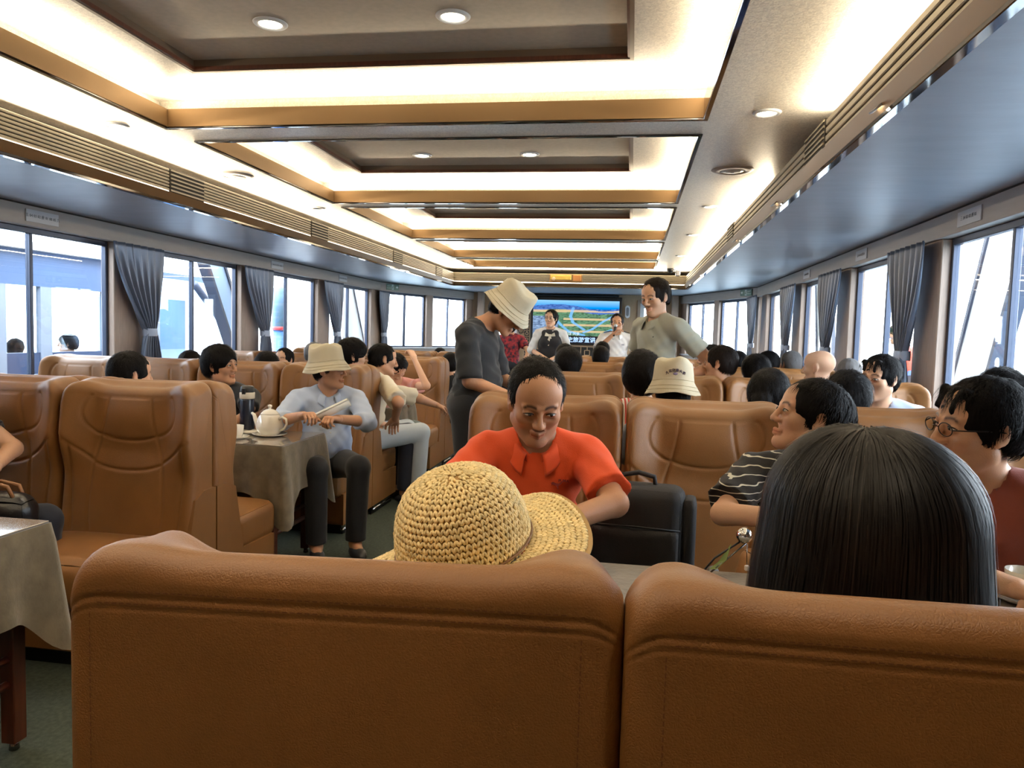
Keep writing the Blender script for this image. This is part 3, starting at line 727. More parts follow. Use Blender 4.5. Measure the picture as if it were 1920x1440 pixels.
def groove(X, Z, w=.0055, depth=.006):
    g = np.zeros_like(X)
    for c in SEAMS:
        a = c[:-1]; d = c[1:]-c[:-1]; L2 = (d**2).sum(1)
        best = np.full(X.shape, 9.)
        for (p, dd, l2) in zip(a, d, L2):
            t = np.clip(((X-p[0])*dd[0]+(Z-p[1])*dd[1])/l2, 0, 1)
            best = np.minimum(best, np.hypot(X-p[0]-t*dd[0], Z-p[1]-t*dd[1]))
        g = np.maximum(g, np.exp(-(best/w)**2))
    return -depth*g
def backrest_mesh():
    hx = SW/2; re = .028
    xs = np.concatenate([-hx+re*(1-np.cos(np.linspace(0, PI/2, 7))), np.linspace(-hx+re, hx-re, 92)[1:-1], hx-re+re*np.sin(np.linspace(0, PI/2, 7))])
    zr = np.concatenate([np.linspace(.08, .98, 8), np.linspace(.99, 1.066, 24)])
    zfr = np.linspace(0, 1, 110)
    P = []
    for x in xs:
        s = max(0, (abs(x)-(hx-re))/re); ins = re*(1-math.sqrt(max(0, 1-s*s)))
        ax = abs(x)
        dip = .010+.014*(1-float(sst(np.array((ax-.11)/.13))))+.012*float(sst(np.array((ax-.24)/.07)))
        corner = .014*float(sst(np.array((ax-.268)/.045)))
        hump = .007*math.exp(-((ax-.240)/.050)**2); zt = 1.095+hump-ins*.9-corner
        def dep(z):
            wing = .058*float(sst(np.array((ax-.165)/.13)))*float(sst(np.array((z-.66)/.22)))
            head = .022*math.exp(-((z-.96)/.09)**2)*math.exp(-(x/.13)**4)
            return .125+.075*(1.05-z)/.62 + wing + head - .01*math.exp(-((z-.80)/.05)**2)*math.exp(-(x/.2)**2) - ins
        row = []
        sh = (zt-hump-1.095)
        for z in zr:
            g = max(math.exp(-((z-1.049)/.0028)**2), math.exp(-((z-1.036)/.0022)**2)*.8)*.0020 + math.exp(-((ax-(hx-.030))/.0025)**2)*.0018*(1 if z < 1.05 else 0)
            row.append((ins*.9+g, z+sh*max(0, (z-.9)/.166)))
        r1 = .034
        for a in np.linspace(.15, 1, 7): row.append((ins*.9+r1*(1-math.cos(a*PI/2)), zt-r1+r1*math.sin(a*PI/2)))
        d1 = dep(1.04); r2 = .045
        y0 = ins*.9+r1; y1 = max(y0+.001, d1-r2)
        for a in np.linspace(.15, 1, 7): row.append((y0+(y1-y0)*a, zt-dip*float(sst(np.array(a)))))
        for a in np.linspace(.12, 1, 7): row.append((y1+(d1-y1)*math.sin(a*PI/2), zt-dip-r2*(1-math.cos(a*PI/2))))
        zs_ = zt-dip-r2; z0 = .40
        for a in zfr[1:]:
            z = zs_+(z0-zs_)*a; row.append((dep(z), z))
        P.append([(x, y, z) for y, z in row])
    P = np.array(P); nf = len(zfr)-1
    F = P[:, -nf:, :]
    F[..., 1] += groove(F[..., 0], F[..., 2]); P[:, -nf:, :] = F
    m = MB().grid(P); nv = P.shape[1]; nu = P.shape[0]
    for i, flip in ((0, True), (nu-1, False)):
        h = nv//2
        for j in range(h-1):
            q = (i*nv+j, i*nv+j+1, i*nv+nv-2-j, i*nv+nv-1-j)
            m.f.append(q if flip else q[::-1]); m.sm.append(True)
    me = m.mesh('backrest')
    import bmesh
    bm = bmesh.new(); bm.from_mesh(me); bmesh.ops.recalc_face_normals(bm, faces=bm.faces); bm.to_mesh(me); bm.free()
    return me
def rbox(mb, x0, x1, y0, y1, z0, z1, r, n=9, bulge=(0,0,0)):
    c = np.array([(x0+x1)/2,(y0+y1)/2,(z0+z1)/2]); h = np.array([(x1-x0)/2,(y1-y0)/2,(z1-z0)/2]); r = min(r, *(h*.98))
    t = np.sin(np.linspace(-PI/2, PI/2, n))*.0+np.linspace(-1, 1, n)
    t = np.sign(t)*np.abs(t)**.6
    for ax in range(3):
        for s in (-1, 1):
            P = np.zeros((n, n, 3))
            for i in range(n):
                for j in range(n):
                    q = np.zeros(3); q[ax] = s; q[(ax+1)%3] = t[i]; q[(ax+2)%3] = t[j]
                    p = q*h; k = np.clip(p, -(h-r), h-r); d = p-k; L = np.linalg.norm(d)
                    p = k+d/L*r if L > 0 else p
                    for a in range(3):
                        u = p/h; o = [w_ for w_ in range(3) if w_ != a]
                        p[a] += bulge[a]*np.sign(q[a] if a == ax else u[a]*abs(u[a]))*max(0,(1-u[o[0]]**2))*max(0,(1-u[o[1]]**2))*(1 if a == ax else 0)
                    P[i,j] = p+c
            mb.grid(P if s > 0 else P[::-1])
    return mb
BACK = backrest_mesh(); BACK.materials.append(LEATHER)
cb = MB(); rbox(cb, -SW/2, SW/2, .17, .605, .25, .445, .055, 12, (0,.012,.018)); CUSH = cb.mesh('seat_cushion'); CUSH.materials.append(LEATHER)
def weld(me):
    import bmesh
    bm = bmesh.new(); bm.from_mesh(me); bmesh.ops.remove_doubles(bm, verts=bm.verts, dist=.0004); bmesh.ops.recalc_face_normals(bm, faces=bm.faces); bm.to_mesh(me); bm.free(); return me
weld(CUSH); CUSH.polygons.foreach_set('use_smooth', [True]*len(CUSH.polygons))
b = MB().box(-PW+.004, PW-.004, .02, .545, .07, .262, .008); BASE = b.mesh('base'); BASE.materials.append(LEATHER)
b = MB().box(-PW+.02, PW-.02, .04, .50, 0, .07); KICK = b.mesh('toe_kick'); KICK.materials.append(M['black_plastic'])
b = MB(); b.prism([(0,.07),(.545,.07),(.545,.275),(.235,.285),(.16,.60),(.09,.63),(0,.63)], -.009, .009, 'x'); ENDP = b.mesh('end_panel'); ENDP.materials.append(LEATHER)
b = MB().tube([(0,.05,.035),(0,.52,.035)], .012, 8).box(-.006,.006,.05,.52,.035,.075); RAIL = b.mesh('chrome_rail'); RAIL.materials.append(mat('polished_steel', lin(190,190,192), .15, 1.0))
def make_bench(x, y, face, label, rz=0.0):
    t = empty('double_bench', (x, y, 0), (0 if face > 0 else PI)+rz, label=label, cat='bench', group='tan leather double benches in rows')
    for s in (-1, 1):
        obj('backrest', BACK, None, t, loc=(s*PW/2, 0, 0)); obj('seat_cushion', CUSH, None, t, loc=(s*PW/2, 0, 0))
        obj('end_panel', ENDP, None, t, loc=(s*(PW-.008), 0, 0))
        obj('chrome_rail', RAIL, None, t, loc=(s*(PW-.016), 0, 0))
    obj('base', BASE, None, t); obj('toe_kick', KICK, None, t)
    return t
PR = [3.0, 5.1, 7.2, 9.3]; PL = [2.92, 4.98, 7.1, 9.2]
BLK = [(-3.735, 'left window block', PL), (-2.450, 'left aisle block', PL), (-.015, 'right aisle block', PR), (1.262, 'right window block', PR)]
rown = ['first', 'second', 'third', 'last']
for bx_, bn, P_ in BLK:
    for r, p in enumerate(P_):
        make_bench(bx_, p+.14, -1, 'tan leather double bench facing the viewer, %s back-to-back row, %s' % (rown[r], bn))
        make_bench(bx_, p+.15, 1, 'tan leather double bench facing the screen, %s back-to-back row, %s' % (rown[r], bn))
f0a = make_bench(.004, .738, 1, 'big tan leather double bench seen from behind, nearest the viewer, beside the aisle', 0.0)
f0b = make_bench(1.290, .722, 1, 'tan leather double bench nearest the viewer, right of the foreground one', -.04)
f0a.scale = (1,1,.995); f0b.scale = (1,1,.995)
o_ = [c for c in f0a.children if c.name.startswith('backrest')][0]; o_.rotation_euler = (0,0,.085); o_.location.y = .022; o_.location.x += .006; o_.scale.x = 1.018; F0B = o_
o_ = [c for c in f0a.children if c.name.startswith('backrest')][1]; o_.rotation_euler = (0,0,.02); o_.location.y = .028; o_.location.x -= .006
# double stitching on the two nearest backs
st = MB()
def dash(x0, z0, x1, z1, y):
    d = np.array([x1-x0, z1-z0]); L = np.hypot(*d); n = int(L/.0085); u = d/L
    for i in range(n):
        a = np.array([x0, z0])+u*i*.0085; c = a+u*.0055; w_ = .0007
        p = np.array([-u[1], u[0]])*w_
        st.add([(a[0]-p[0], y-.0006, a[1]-p[1]), (c[0]-p[0], y-.0006, c[1]-p[1]), (c[0]+p[0], y-.0006, c[1]+p[1]), (a[0]+p[0], y-.0006, a[1]+p[1])], [(0,1,2,3)])
hx = SW/2
dash(-hx+.045, 1.0565, hx-.045, 1.0565, 0.000); dash(-hx+.045, 1.0425, hx-.045, 1.0425, 0.000)
dash(-hx+.036, 1.03, -hx+.036, .5, .0); dash(hx-.036, 1.03, hx-.036, .5, .0)
me = st.mesh('stitching'); me.materials.append(M['seam_thread'])
for b_ in (f0a, f0b):
    for s in (-1, 1):
        o = obj('stitching', me, None, b_, loc=(s*PW/2, -.0012, 0)); o['kind'] = 'stuff'
        if b_ is f0a: o.rotation_euler = (0,0,.085 if s < 0 else .02); o.location.y = .0208 if s < 0 else .0268

# ------------------------------------------------------------------ tables
def make_table(x0, x1, y0, y1, label, seed=0, drop=.24, corner=.15):
    z = .715; xc, yc = (x0+x1)/2, (y0+y1)/2; hx, hy = (x1-x0)/2, (y1-y0)/2; r = np.random.RandomState(seed)
    t = empty('dining_table', (xc, yc, 0), label=label[0], cat='table', group='cloth covered dining tables')
    MB().box(-hx, hx, -hy, hy, z-.03, z-.008, .004).build('tabletop', M['dark_wood'], t)
    for sx in (-1, 1):
        for sy in (-1, 1):
            lx, ly = sx*(hx-.09), sy*(hy-.06)
            l_ = MB().box(lx-.025, lx+.025, ly-.025, ly+.025, .03, z-.03, .003).build('leg', M['dark_wood'], t)
            MB().lathe([(.012,0),(.016,.004),(.012,.03)], 10, (lx, ly, 0)).build('foot', M['chrome'], l_)
        MB().tube([(sx*(hx-.09), -hy+.08, .22), (sx*(hx-.09), hy-.08, .22)], .013, 8).build('stretcher', M['dark_wood'], t)
        MB().tube([(sx*(hx-.09), -hy+.08, .30), (sx*(hx-.09), hy-.08, .30)], .013, 8).build('stretcher', M['dark_wood'], t)
    # cloth
    N = 220; per = []
    c4 = [(-hx,-hy),(hx,-hy),(hx,hy),(-hx,hy)]; tot = 4*(hx+hy); 
    for i in range(N):
        s = tot*i/N; k = 0; L4 = [2*hx, 2*hy, 2*hx, 2*hy]
        while s > L4[k]: s -= L4[k]; k += 1
        a, c = np.array(c4[k]), np.array(c4[(k+1)%4]); p = a+(c-a)*s/L4[k]
        n_ = np.array([(0,-1),(1,0),(0,1),(-1,0)][k], float)
        dc = min(s, L4[k]-s); 
        if dc < .06:
            o_ = np.array([(0,-1),(1,0),(0,1),(-1,0)][(k+1)%4 if s > L4[k]/2 else (k-1)%4], float); w_ = .5*(1-dc/.06); n_ = n_*(1-w_)+o_*w_; n_ /= np.linalg.norm(n_)
        per.append((p, n_, dc, i*tot/N))
    rings = []; nr = 16
    ph = r.rand(4)*6
    for j in range(nr):
        q = j/(nr-1); row = []
        for (p, n_, dc, s) in per:
            D = drop+corner*math.exp(-(dc/.09)**2)+.012*math.sin(s*9+ph[0])
            fold = (math.sin(s*26+ph[1])+.6*math.sin(s*41+ph[2]))*.010*q**1.2*(.6+.8*math.exp(-(dc/.2)**2)) + .045*math.exp(-(dc/.06)**2)*q
            off = .006*min(1, q*8)+.012*q+fold
            row.append((p[0]+n_[0]*off, p[1]+n_[1]*off, z+.003-(0 if j == 0 else .004)-D*q))
        rings.append(row)
    P = np.array(rings).transpose(1, 0, 2)
    m = MB().grid(P, closed_u=True); m.add([(p[0], p[1], z+.003) for p, *_ in per], [tuple(range(N))])
    cl = m.build('tablecloth', M['velvet'], None, loc=(xc, yc, 0)); tag(cl, label[1], 'tablecloth', 'brown velvet tablecloths')
    if seed == 5: return z+.004
    g = MB().box(-hx+.004, hx-.004, -hy+.004, hy-.004, z+.0045, z+.0095, .001).build('glass_sheet', M['glass_top'], None, loc=(xc, yc, 0))
    tag(g, label[2], 'glass sheet', 'clear glass sheets on the tables')
    return z+.0098
def tl(where): return ('dark wooden dining table under a velvet cloth, '+where, 'olive brown velvet tablecloth draped over table, '+where, 'glossy glass sheet covering the tablecloth, '+where)
ZT = make_table(-2.98, -1.78, 1.48, 2.06, tl('nearest left beside the aisle'), 1, .27)
make_table(-2.98, -1.80, 3.68, 4.24, tl('left with the white teapot'), 2, .26, .17)
make_table(-2.98, -1.86, 5.78, 6.34, tl('third left where the woman leans'), 3, .24, .14)
make_table(-2.98, -1.88, 7.9, 8.46, tl('farthest left block by the aisle'), 4)
make_table(-.60, .60, 1.50, 2.07, tl('between foreground bench and orange shirted man'), 5, .18)
make_table(.66, 1.88, 1.48, 2.06, tl('right window booth with the white cup'), 6, .18)
make_table(-4.25, -3.06, 3.68, 4.24, tl('left window booth behind first row'), 7)

# ------------------------------------------------------------------ tableware
def teapot(x, y, z):
    t = empty('teapot', (x, y, z), -.25, label='white porcelain teapot with domed lid on the left table', cat='teapot')
    R = [(0,.0),(.045,0),(.052,.006),(.066,.02),(.078,.042),(.078,.058),(.070,.085),(.062,.105),(.054,.118),(.050,.120)]
    MB().lathe(R, 36).build('body', M['porcelain'], t)
    MB().lathe([(.053,.119),(.050,.126),(.036,.140),(.018,.148),(.008,.150),(.0075,.156),(.013,.163),(.012,.172),(0,.176)], 30).build('lid', M['porcelain'], t)
    MB().tube([(-.060,0,.040),(-.085,0,.052),(-.103,0,.078),(-.116,0,.108),(-.132,0,.118)], [.024,.019,.013,.010,.008], 14).build('spout', M['porcelain'], t)
    MB().tube([(.066,0,.095),(.092,0,.108),(.118,0,.098),(.122,0,.072),(.104,0,.042),(.074,0,.030)], [.008,.0075,.007,.007,.007,.008], 10).build('handle', M['porcelain'], t)
def plate(x, y, z, r, label, group='white saucers and plates'):
    t = MB().lathe([(0,.004),(r*.6,.004),(r*.72,.010),(r,.017),(r*1.01,.015),(r*.74,.004),(r*.62,0),(0,0)], 36).build('saucer', M['porcelain'], None, loc=(x, y, z), fix=False)
    tag(t, label, 'saucer', group)
def cup(x, y, z, r, h, label, rz=0, m=None):
    t = empty('teacup', (x, y, z), rz, label=label, cat='cup')
    MB().lathe([(0,.002),(r*.55,0),(r*.78,.004),(r*.92,h*.4),(r,h),(r*.96,h),(r*.88,h*.4),(r*.7,.008),(0,.007)], 32).build('bowl', m or M['porcelain'], t)
    MB().tube([(r*.95,0,h*.8),(r*1.35,0,h*.78),(r*1.5,0,h*.5),(r*1.25,0,h*.25),(r*.88,0,h*.3)], .0032, 8).build('handle', m or M['porcelain'], t)
zt_ = ZT
plate(-2.035, 4.00, zt_, .098, 'white saucer plate under the white teapot')
teapot(-2.035, 4.00, zt_+.006)
plate(-2.155, 3.84, zt_, .072, 'small white saucer under the straight cup on the left table')
cup(-2.155, 3.84, zt_+.007, .043, .068, 'plain white straight teacup left of the teapot', 2.4)
plate(-2.17, 4.05, zt_, .070, 'empty white saucer between the cup and teapot')
t = empty('thermos_flask', (-2.24, 4.12, zt_), label='dark navy thermos flask with cream band beside teapot', cat='bottle')
MB().lathe([(0,0),(.040,0),(.042,.006),(.042,.19),(.038,.20)], 28).build('body', M['navy_bottle'], t)
MB().lathe([(.0425,.198),(.044,.202),(.044,.232),(.040,.236)], 28).build('neck_band', M['cream_plastic'], t)
MB().lathe([(.040,.235),(.041,.240),(.038,.268),(.030,.274),(0,.275)], 28).box(-.012,.012,-.046,-.036,.225,.262,.003).build('cap', M['black_plastic'], t)
marble = mat('marble_porcelain', lin(236,232,220), .12, 0, coat=.5, noise=.06, nscale=30)
plate(.985, 1.99, zt_, .078, 'white saucer under the cup on the right window table')
cup(.985, 1.99, zt_+.007, .046, .070, 'white cup with fine marbling beside the dark haired head', -1.2, marble)
cup(-2.42, 8.0, zt_, .04, .06, 'tiny white cup on the farthest left table')
# ------------------------------------------------------------------ bags and small things
blk = mat('black_nylon', lin(34,34,37), .7, bump=.6, bscale=500); blk2 = mat('black_leather', lin(20,20,24), .3, bump=.4, bscale=150)
t = empty('backpack', (.045, 2.68, .455), -.12, label='black square backpack standing on seat beside the orange shirted man', cat='backpack')
m_ = MB(); rbox(m_, -.165,.165,-.07,.07,0,.375,.045,12,(.004,.02,.0)); o = m_.build('body', blk, t); weld(o.data)
m_ = MB(); rbox(m_, -.15,.15,-.105,-.06,.02,.235,.02,10,(0,.006,0)); o = m_.build('front_pocket', blk, t); weld(o.data)
MB().tube([(-.155,-.088,.236),(0,-.102,.242),(.155,-.088,.236)], .0035, 6).build('zip_line', M['black_plastic'], t)
MB().tube([(-.06,0,.370),(-.055,0,.402),(0,0,.414),(.055,0,.402),(.06,0,.370)], .009, 8).build('handle', blk, t)
m_ = MB(); rbox(m_, .155,.205,-.05,.06,-.0,.34,.02,8); o = m_.build('side_pocket', blk, t); weld(o.data)
MB().box(-.10,-.03,-.078,-.074,.268,.276).build('maker_tag', mat('tag_grey', lin(110,112,118), .5), t)
t = empty('handbag', (-2.42, 2.52, .455), .2, label='black leather handbag with tan handles at left picture edge', cat='handbag')
m_ = MB(); rbox(m_, -.15,.15,-.07,.07,0,.21,.06,12,(0,.01,.02)); o = m_.build('body', blk2, t); weld(o.data)
tanh = mat('tan_strap', lin(140,96,60), .45)
MB().tube([(-.09,-.03,.20),(-.07,-.04,.255),(0,-.045,.275),(.07,-.04,.255),(.09,-.03,.20)], .008, 8).build('handle', tanh, t)
MB().tube([(-.09,.03,.20),(-.07,.035,.245),(0,.04,.26),(.07,.035,.245),(.09,.03,.20)], .008, 8).build('handle', tanh, t)
for k in range(4): MB().lathe([(0,-.004),(.006,-.004),(.006,.004),(0,.004)], 8, (.12, -.072, .12-.026*k), axis='y').build('gold_stud', mat('brass', lin(200,160,90), .25, .9), t)
def crumple(name, x, y, z, sx, sy, h, m, label, cat, seed, top=True):
    n = 26; r = np.random.RandomState(seed); U_, V_ = np.meshgrid(np.linspace(-1,1,n), np.linspace(-1,1,n), indexing='ij')
    H = (vnoise((U_+1)/2,(V_+1)/2,7,seed)*.6+vnoise((U_+1)/2,(V_+1)/2,3,seed+1)*.6)
    env = np.clip(1-np.maximum(abs(U_),abs(V_))**4, 0, 1)
    P = np.stack([U_*sx, V_*sy, H*h*env], -1); o = MB().grid(P).build(name, m, None, loc=(x,y,z)); md = o.modifiers.new('s','SOLIDIFY'); md.thickness = .004; md.offset = 1
    return tag(o, label, cat)
crumple('folded_jacket', .285, 2.57, .458, .09, .12, .12, mat('grey_cloth', lin(120,116,114), .8), 'crumpled grey jacket lying on seat beside the backpack', 'jacket', 5)
# silver knob on crossed stems with a charm, standing at the table edge
t = empty('silver_stem_ornament', (.262, 2.02, .727), label='shiny silver ball on thin stems with green leaf beside striped dress', cat='ornament')
MB().ball((.055, .01, .105), .0215, 24, 16).build('ball', mat('mirror_silver', lin(225,225,225), .05, 1.0), t)
MB().tube([(-.05,0,.001),(-.02,.005,.04),(.045,.01,.088)], .0026, 6).build('stem', M['black_plastic'], t)
MB().tube([(-.03,0,.001),(-.0,.0,.03),(.062,.01,.086)], .0024, 6).build('stem', M['chrome'], t)
MB().add([(-.035,0,.01),(-.01,.006,.03),(.022,.008,.082),(.010,-.004,.04),(-.015,-.004,.012)], [(0,1,2,3,4)]).build('leaf', mat('leaf_green', lin(110,128,60), .5), t)
MB().tube([(.062,.01,.088),(.062,.0,.05),(.063,.0,.03)], .0012, 5).build('chain', M['chrome'], t)
MB().box(.057,.069,-.006,.004,.014,.028,.002).build('charm', mat('pearl_charm', lin(230,220,210), .3), t)
# ------------------------------------------------------------------ organic shapes: smooth-blended distance fields turned into meshes
def axis_pts(lo, hi, coarse, fines=()):
    """coordinates from lo to hi, spaced coarse, but finer inside the given (a, b, h) spans"""
    v = [lo]; x = lo
    while x < hi:
        h = coarse
        for (a, b_, hh) in fines:
            if a-hh <= x <= b_: h = min(h, hh)
        nx_ = x+h
        for (a, b_, hh) in fines:
            if x < a-hh and nx_ > a: nx_ = a
        x = nx_; v.append(x)
    return np.array(v)
class Field:
    def __init__(s, xs, ys, zs):
        s.x, s.y, s.z = xs, ys, zs; s.F = np.full((len(xs), len(ys), len(zs)), .12, np.float32)
    def sub(s, lo, hi, m):
        i0, i1 = np.searchsorted(s.x, [lo[0]-m, hi[0]+m]); j0, j1 = np.searchsorted(s.y, [lo[1]-m, hi[1]+m]); k0, k1 = np.searchsorted(s.z, [lo[2]-m, hi[2]+m])
        if i0 >= i1 or j0 >= j1 or k0 >= k1: return None
        return (slice(i0,i1), slice(j0,j1), slice(k0,k1)), s.x[i0:i1,None,None], s.y[None,j0:j1,None], s.z[None,None,k0:k1]
    def comb(s, sl, d, k, op):
        a = s.F[sl]
        if op == 'u':
            h = np.clip(k-np.abs(a-d), 0, None)/max(k, 1e-6); s.F[sl] = np.minimum(a, d)-h*h*k*.25
        elif op == 's':
            d = -d; h = np.clip(k-np.abs(a-d), 0, None)/max(k, 1e-6); s.F[sl] = np.maximum(a, d)+h*h*k*.25
    def cap(s, a, b_, ra, rb=None, k=.02, op='u'):
        rb = ra if rb is None else rb; a = np.array(a, float); b_ = np.array(b_, float); r = max(ra, rb)
        g = s.sub(np.minimum(a, b_)-r, np.maximum(a, b_)+r, k+.03)
        if g is None: return
        sl, X, Y, Z = g; d = b_-a; L = max(d.dot(d), 1e-9)
        px, py, pz = X-a[0], Y-a[1], Z-a[2]
        t = np.clip((px*d[0]+py*d[1]+pz*d[2])/L, 0, 1)
        D = np.sqrt((px-t*d[0])**2+(py-t*d[1])**2+(pz-t*d[2])**2)-(ra+(rb-ra)*t)
        s.comb(sl, D, k, op)
    def ell(s, c, r, R=None, k=.02, op='u'):
        c = np.array(c, float); r = np.array(r, float); m = r.max() if R is not None else r
        g = s.sub(c-m, c+m, k+.03)
        if g is None: return
        sl, X, Y, Z = g; X, Y, Z = X-c[0], Y-c[1], Z-c[2]
        if R is not None:
            X, Y, Z = (R[0,0]*X+R[1,0]*Y+R[2,0]*Z, R[0,1]*X+R[1,1]*Y+R[2,1]*Z, R[0,2]*X+R[1,2]*Y+R[2,2]*Z)
        k0 = np.sqrt((X/r[0])**2+(Y/r[1])**2+(Z/r[2])**2); k1 = np.sqrt((X/r[0]**2)**2+(Y/r[1]**2)**2+(Z/r[2]**2)**2)
        s.comb(sl, k0*(k0-1)/np.maximum(k1, 1e-6), k, op)
    def plane(s, p, n, lo=None, hi=None):
        """keeps the side the normal points away from"""
        n = np.array(n, float); n /= np.linalg.norm(n)
        if lo is None: sl = (slice(None),)*3; X, Y, Z = s.x[:,None,None], s.y[None,:,None], s.z[None,None,:]
        else:
            g = s.sub(np.array(lo), np.array(hi), 0)
            if g is None: return
            sl, X, Y, Z = g
        s.F[sl] = np.maximum(s.F[sl], (X-p[0])*n[0]+(Y-p[1])*n[1]+(Z-p[2])*n[2])
    def mesh(s, quick=False):
        F = s.F; F[0]=F[-1]=.1; F[:,0]=F[:,-1]=.1; F[:,:,0]=F[:,:,-1]=.1
        S_ = F < 0; nx, ny, nz = F.shape
        c = np.zeros((nx-1, ny-1, nz-1), np.int8)
        for a in (0,1):
            for b_ in (0,1):
                for d in (0,1): c += S_[a:nx-1+a, b_:ny-1+b_, d:nz-1+d]
        act = np.argwhere((c > 0) & (c < 8)); n = len(act)
        if n == 0: return np.zeros((0,3)), np.zeros((0,4), int)
        idx = np.full(c.shape, -1, np.int64); idx[act[:,0], act[:,1], act[:,2]] = np.arange(n)
        acc = np.zeros((n,3)); cnt = np.zeros(n); co = (s.x, s.y, s.z)
        def corner(o): 
            i = act+np.array(o); return F[i[:,0], i[:,1], i[:,2]], np.stack([s.x[i[:,0]], s.y[i[:,1]], s.z[i[:,2]]], 1)
        E = [((a,b_,0),(a,b_,1)) for a in (0,1) for b_ in (0,1)]+[((a,0,b_),(a,1,b_)) for a in (0,1) for b_ in (0,1)]+[((0,a,b_),(1,a,b_)) for a in (0,1) for b_ in (0,1)]
        for o0, o1 in E:
            f0, p0 = corner(o0); f1, p1 = corner(o1); mk = (f0 < 0) != (f1 < 0)
            t = np.where(mk, f0/np.where(mk, f0-f1, 1), 0)[:,None]
            acc += np.where(mk[:,None], p0+(p1-p0)*t, 0); cnt += mk
        V = acc/cnt[:,None]
        Q = []
        for ax in range(3):
            sh = [slice(0, n_) for n_ in F.shape]
            a = [slice(None)]*3; b_ = [slice(None)]*3; a[ax] = slice(0, F.shape[ax]-1); b_[ax] = slice(1, F.shape[ax])
            A_, B_ = S_[tuple(a)], S_[tuple(b_)]; e = np.argwhere(A_ != B_)
            o = [w_ for w_ in range(3) if w_ != ax]
            e = e[(e[:,o[0]] > 0) & (e[:,o[1]] > 0) & (e[:,o[0]] < F.shape[o[0]]-1) & (e[:,o[1]] < F.shape[o[1]]-1)]
            fl = A_[e[:,0], e[:,1], e[:,2]]
            u = np.zeros(3, int); v = np.zeros(3, int); u[(ax+1)%3] = 1; v[(ax+2)%3] = 1
            q = []
            for off in (-u-v, -v, 0*u, -u):
                i = e+off; q.append(idx[i[:,0], i[:,1], i[:,2]])
            q = np.stack(q, 1); q[~fl] = q[~fl][:, ::-1]; Q.append(q)
        Q = np.concatenate(Q); Q = Q[(Q >= 0).all(1)]
        return V, Q
def euler(yaw=0, pitch=0, roll=0):
    """yaw about Z (left +), pitch about X (up +), roll about Y; degrees"""
    return np.array(Euler((math.radians(pitch), math.radians(roll), math.radians(yaw)), 'YXZ').to_matrix()) if False else \
        np.array(Matrix.Rotation(math.radians(yaw), 3, 'Z') @ Matrix.Rotation(math.radians(pitch), 3, 'X') @ Matrix.Rotation(math.radians(roll), 3, 'Y'))

# ---- head, in its own frame: ears at the origin's height, face towards +Y, chin about -.118, crown about +.118
def head_prims(F, T, sc_=1.0, fine=True, female=False, jaw=1.0, smile=0.0):
    """T: function local -> field coordinates; R for ellipsoids"""
    P, R = T
    E = lambda c, r, k=.02, op='u': F.ell(P(c), np.array(r)*sc_, R, k*sc_, op)
    Cc = lambda a, b_, ra, rb=None, k=.015, op='u': F.cap(P(a), P(b_), ra*sc_, (ra if rb is None else rb)*sc_, k*sc_, op)
    E((0,-.014,.032), (.077,.097,.084))
    E((0,.024,-.030), (.062*jaw,.064,.088), .03)
    E((0,.045,.045), (.060,.045,.055), .03)
    w_ = .046*jaw*(.92 if female else 1)
    for s in (-1,1): Cc((s*w_*1.08,.005,-.062), (s*.016,.070,-.098), .019, .018, .03)
    E((0,.078,-.100), (.021,.018,.016), .02)
    for s in (-1,1): E((s*.040,.064,-.022), (.024,.022,.020), .025)
    Cc((0,.093,.018), (0,.112,-.024), .0065, .0100, .012)            # nose
    E((0,.109,-.030), (.0112,.012,.0095), .008)
    for s in (-1,1): E((s*.0125,.100,-.032), (.0085,.011,.0085), .008)
    if fine:
        for s in (-1,1):
            E((s*.032,.100,.004), (.017,.013,.010), .012, 's')           # eye hollow
            E((s*.032,.083,.004), (.0175,.0135,.0125), .004)             # lids
            Cc((s*.013,.092,.023), (s*.046,.082,.024), .0065, .005, .014)
            E((s*.0065,.108,-.039), (.0035,.006,.004), .003, 's')
            E((s*.032,.089,-.014), (.012,.004,.003), .008, 's')
            Cc((s*.020,.100,-.038), (s*.032,.086,-.060), .0022, .0022, .010, 's')
        Cc((-.020,.089,-.0625+smile*.004), (0,.0990,-.061), .0046, .0052, .006); Cc((.020,.089,-.0625+smile*.004), (0,.0990,-.061), .0046, .0052, .006)
        Cc((-.016,.088,-.0715+smile*.003), (0,.0975,-.0725), .0048, .0062, .006); Cc((.016,.088,-.0715+smile*.003), (0,.0975,-.0725), .0048, .0062, .006)
        Cc((-.024,.094,-.0665+smile*.004), (0,.107,-.0668), .0016, .0016, .003, 's'); Cc((.024,.094,-.0665+smile*.004), (0,.107,-.0668), .0016, .0016, .003, 's')
    else:
        for s in (-1,1): E((s*.031,.102,.006), (.015,.013,.009), .014, 's')
        Cc((-.018,.089,-.063), (.018,.089,-.063), .0065, .0065, .008); Cc((-.014,.089,-.073), (.014,.089,-.073), .0070, .0070, .008)
    for s in (-1,1):                                                        # ears
        E((s*.079,-.008,-.002), (.0075,.017,.031), .010); Cc((s*.074,.006,-.022), (s*.076,.004,-.030), .007, .008, .008)
        if fine: E((s*.087,-.002,.000), (.006,.009,.016), .005, 's'); E((s*.084,.004,-.006), (.008,.005,.006), .004, 's')
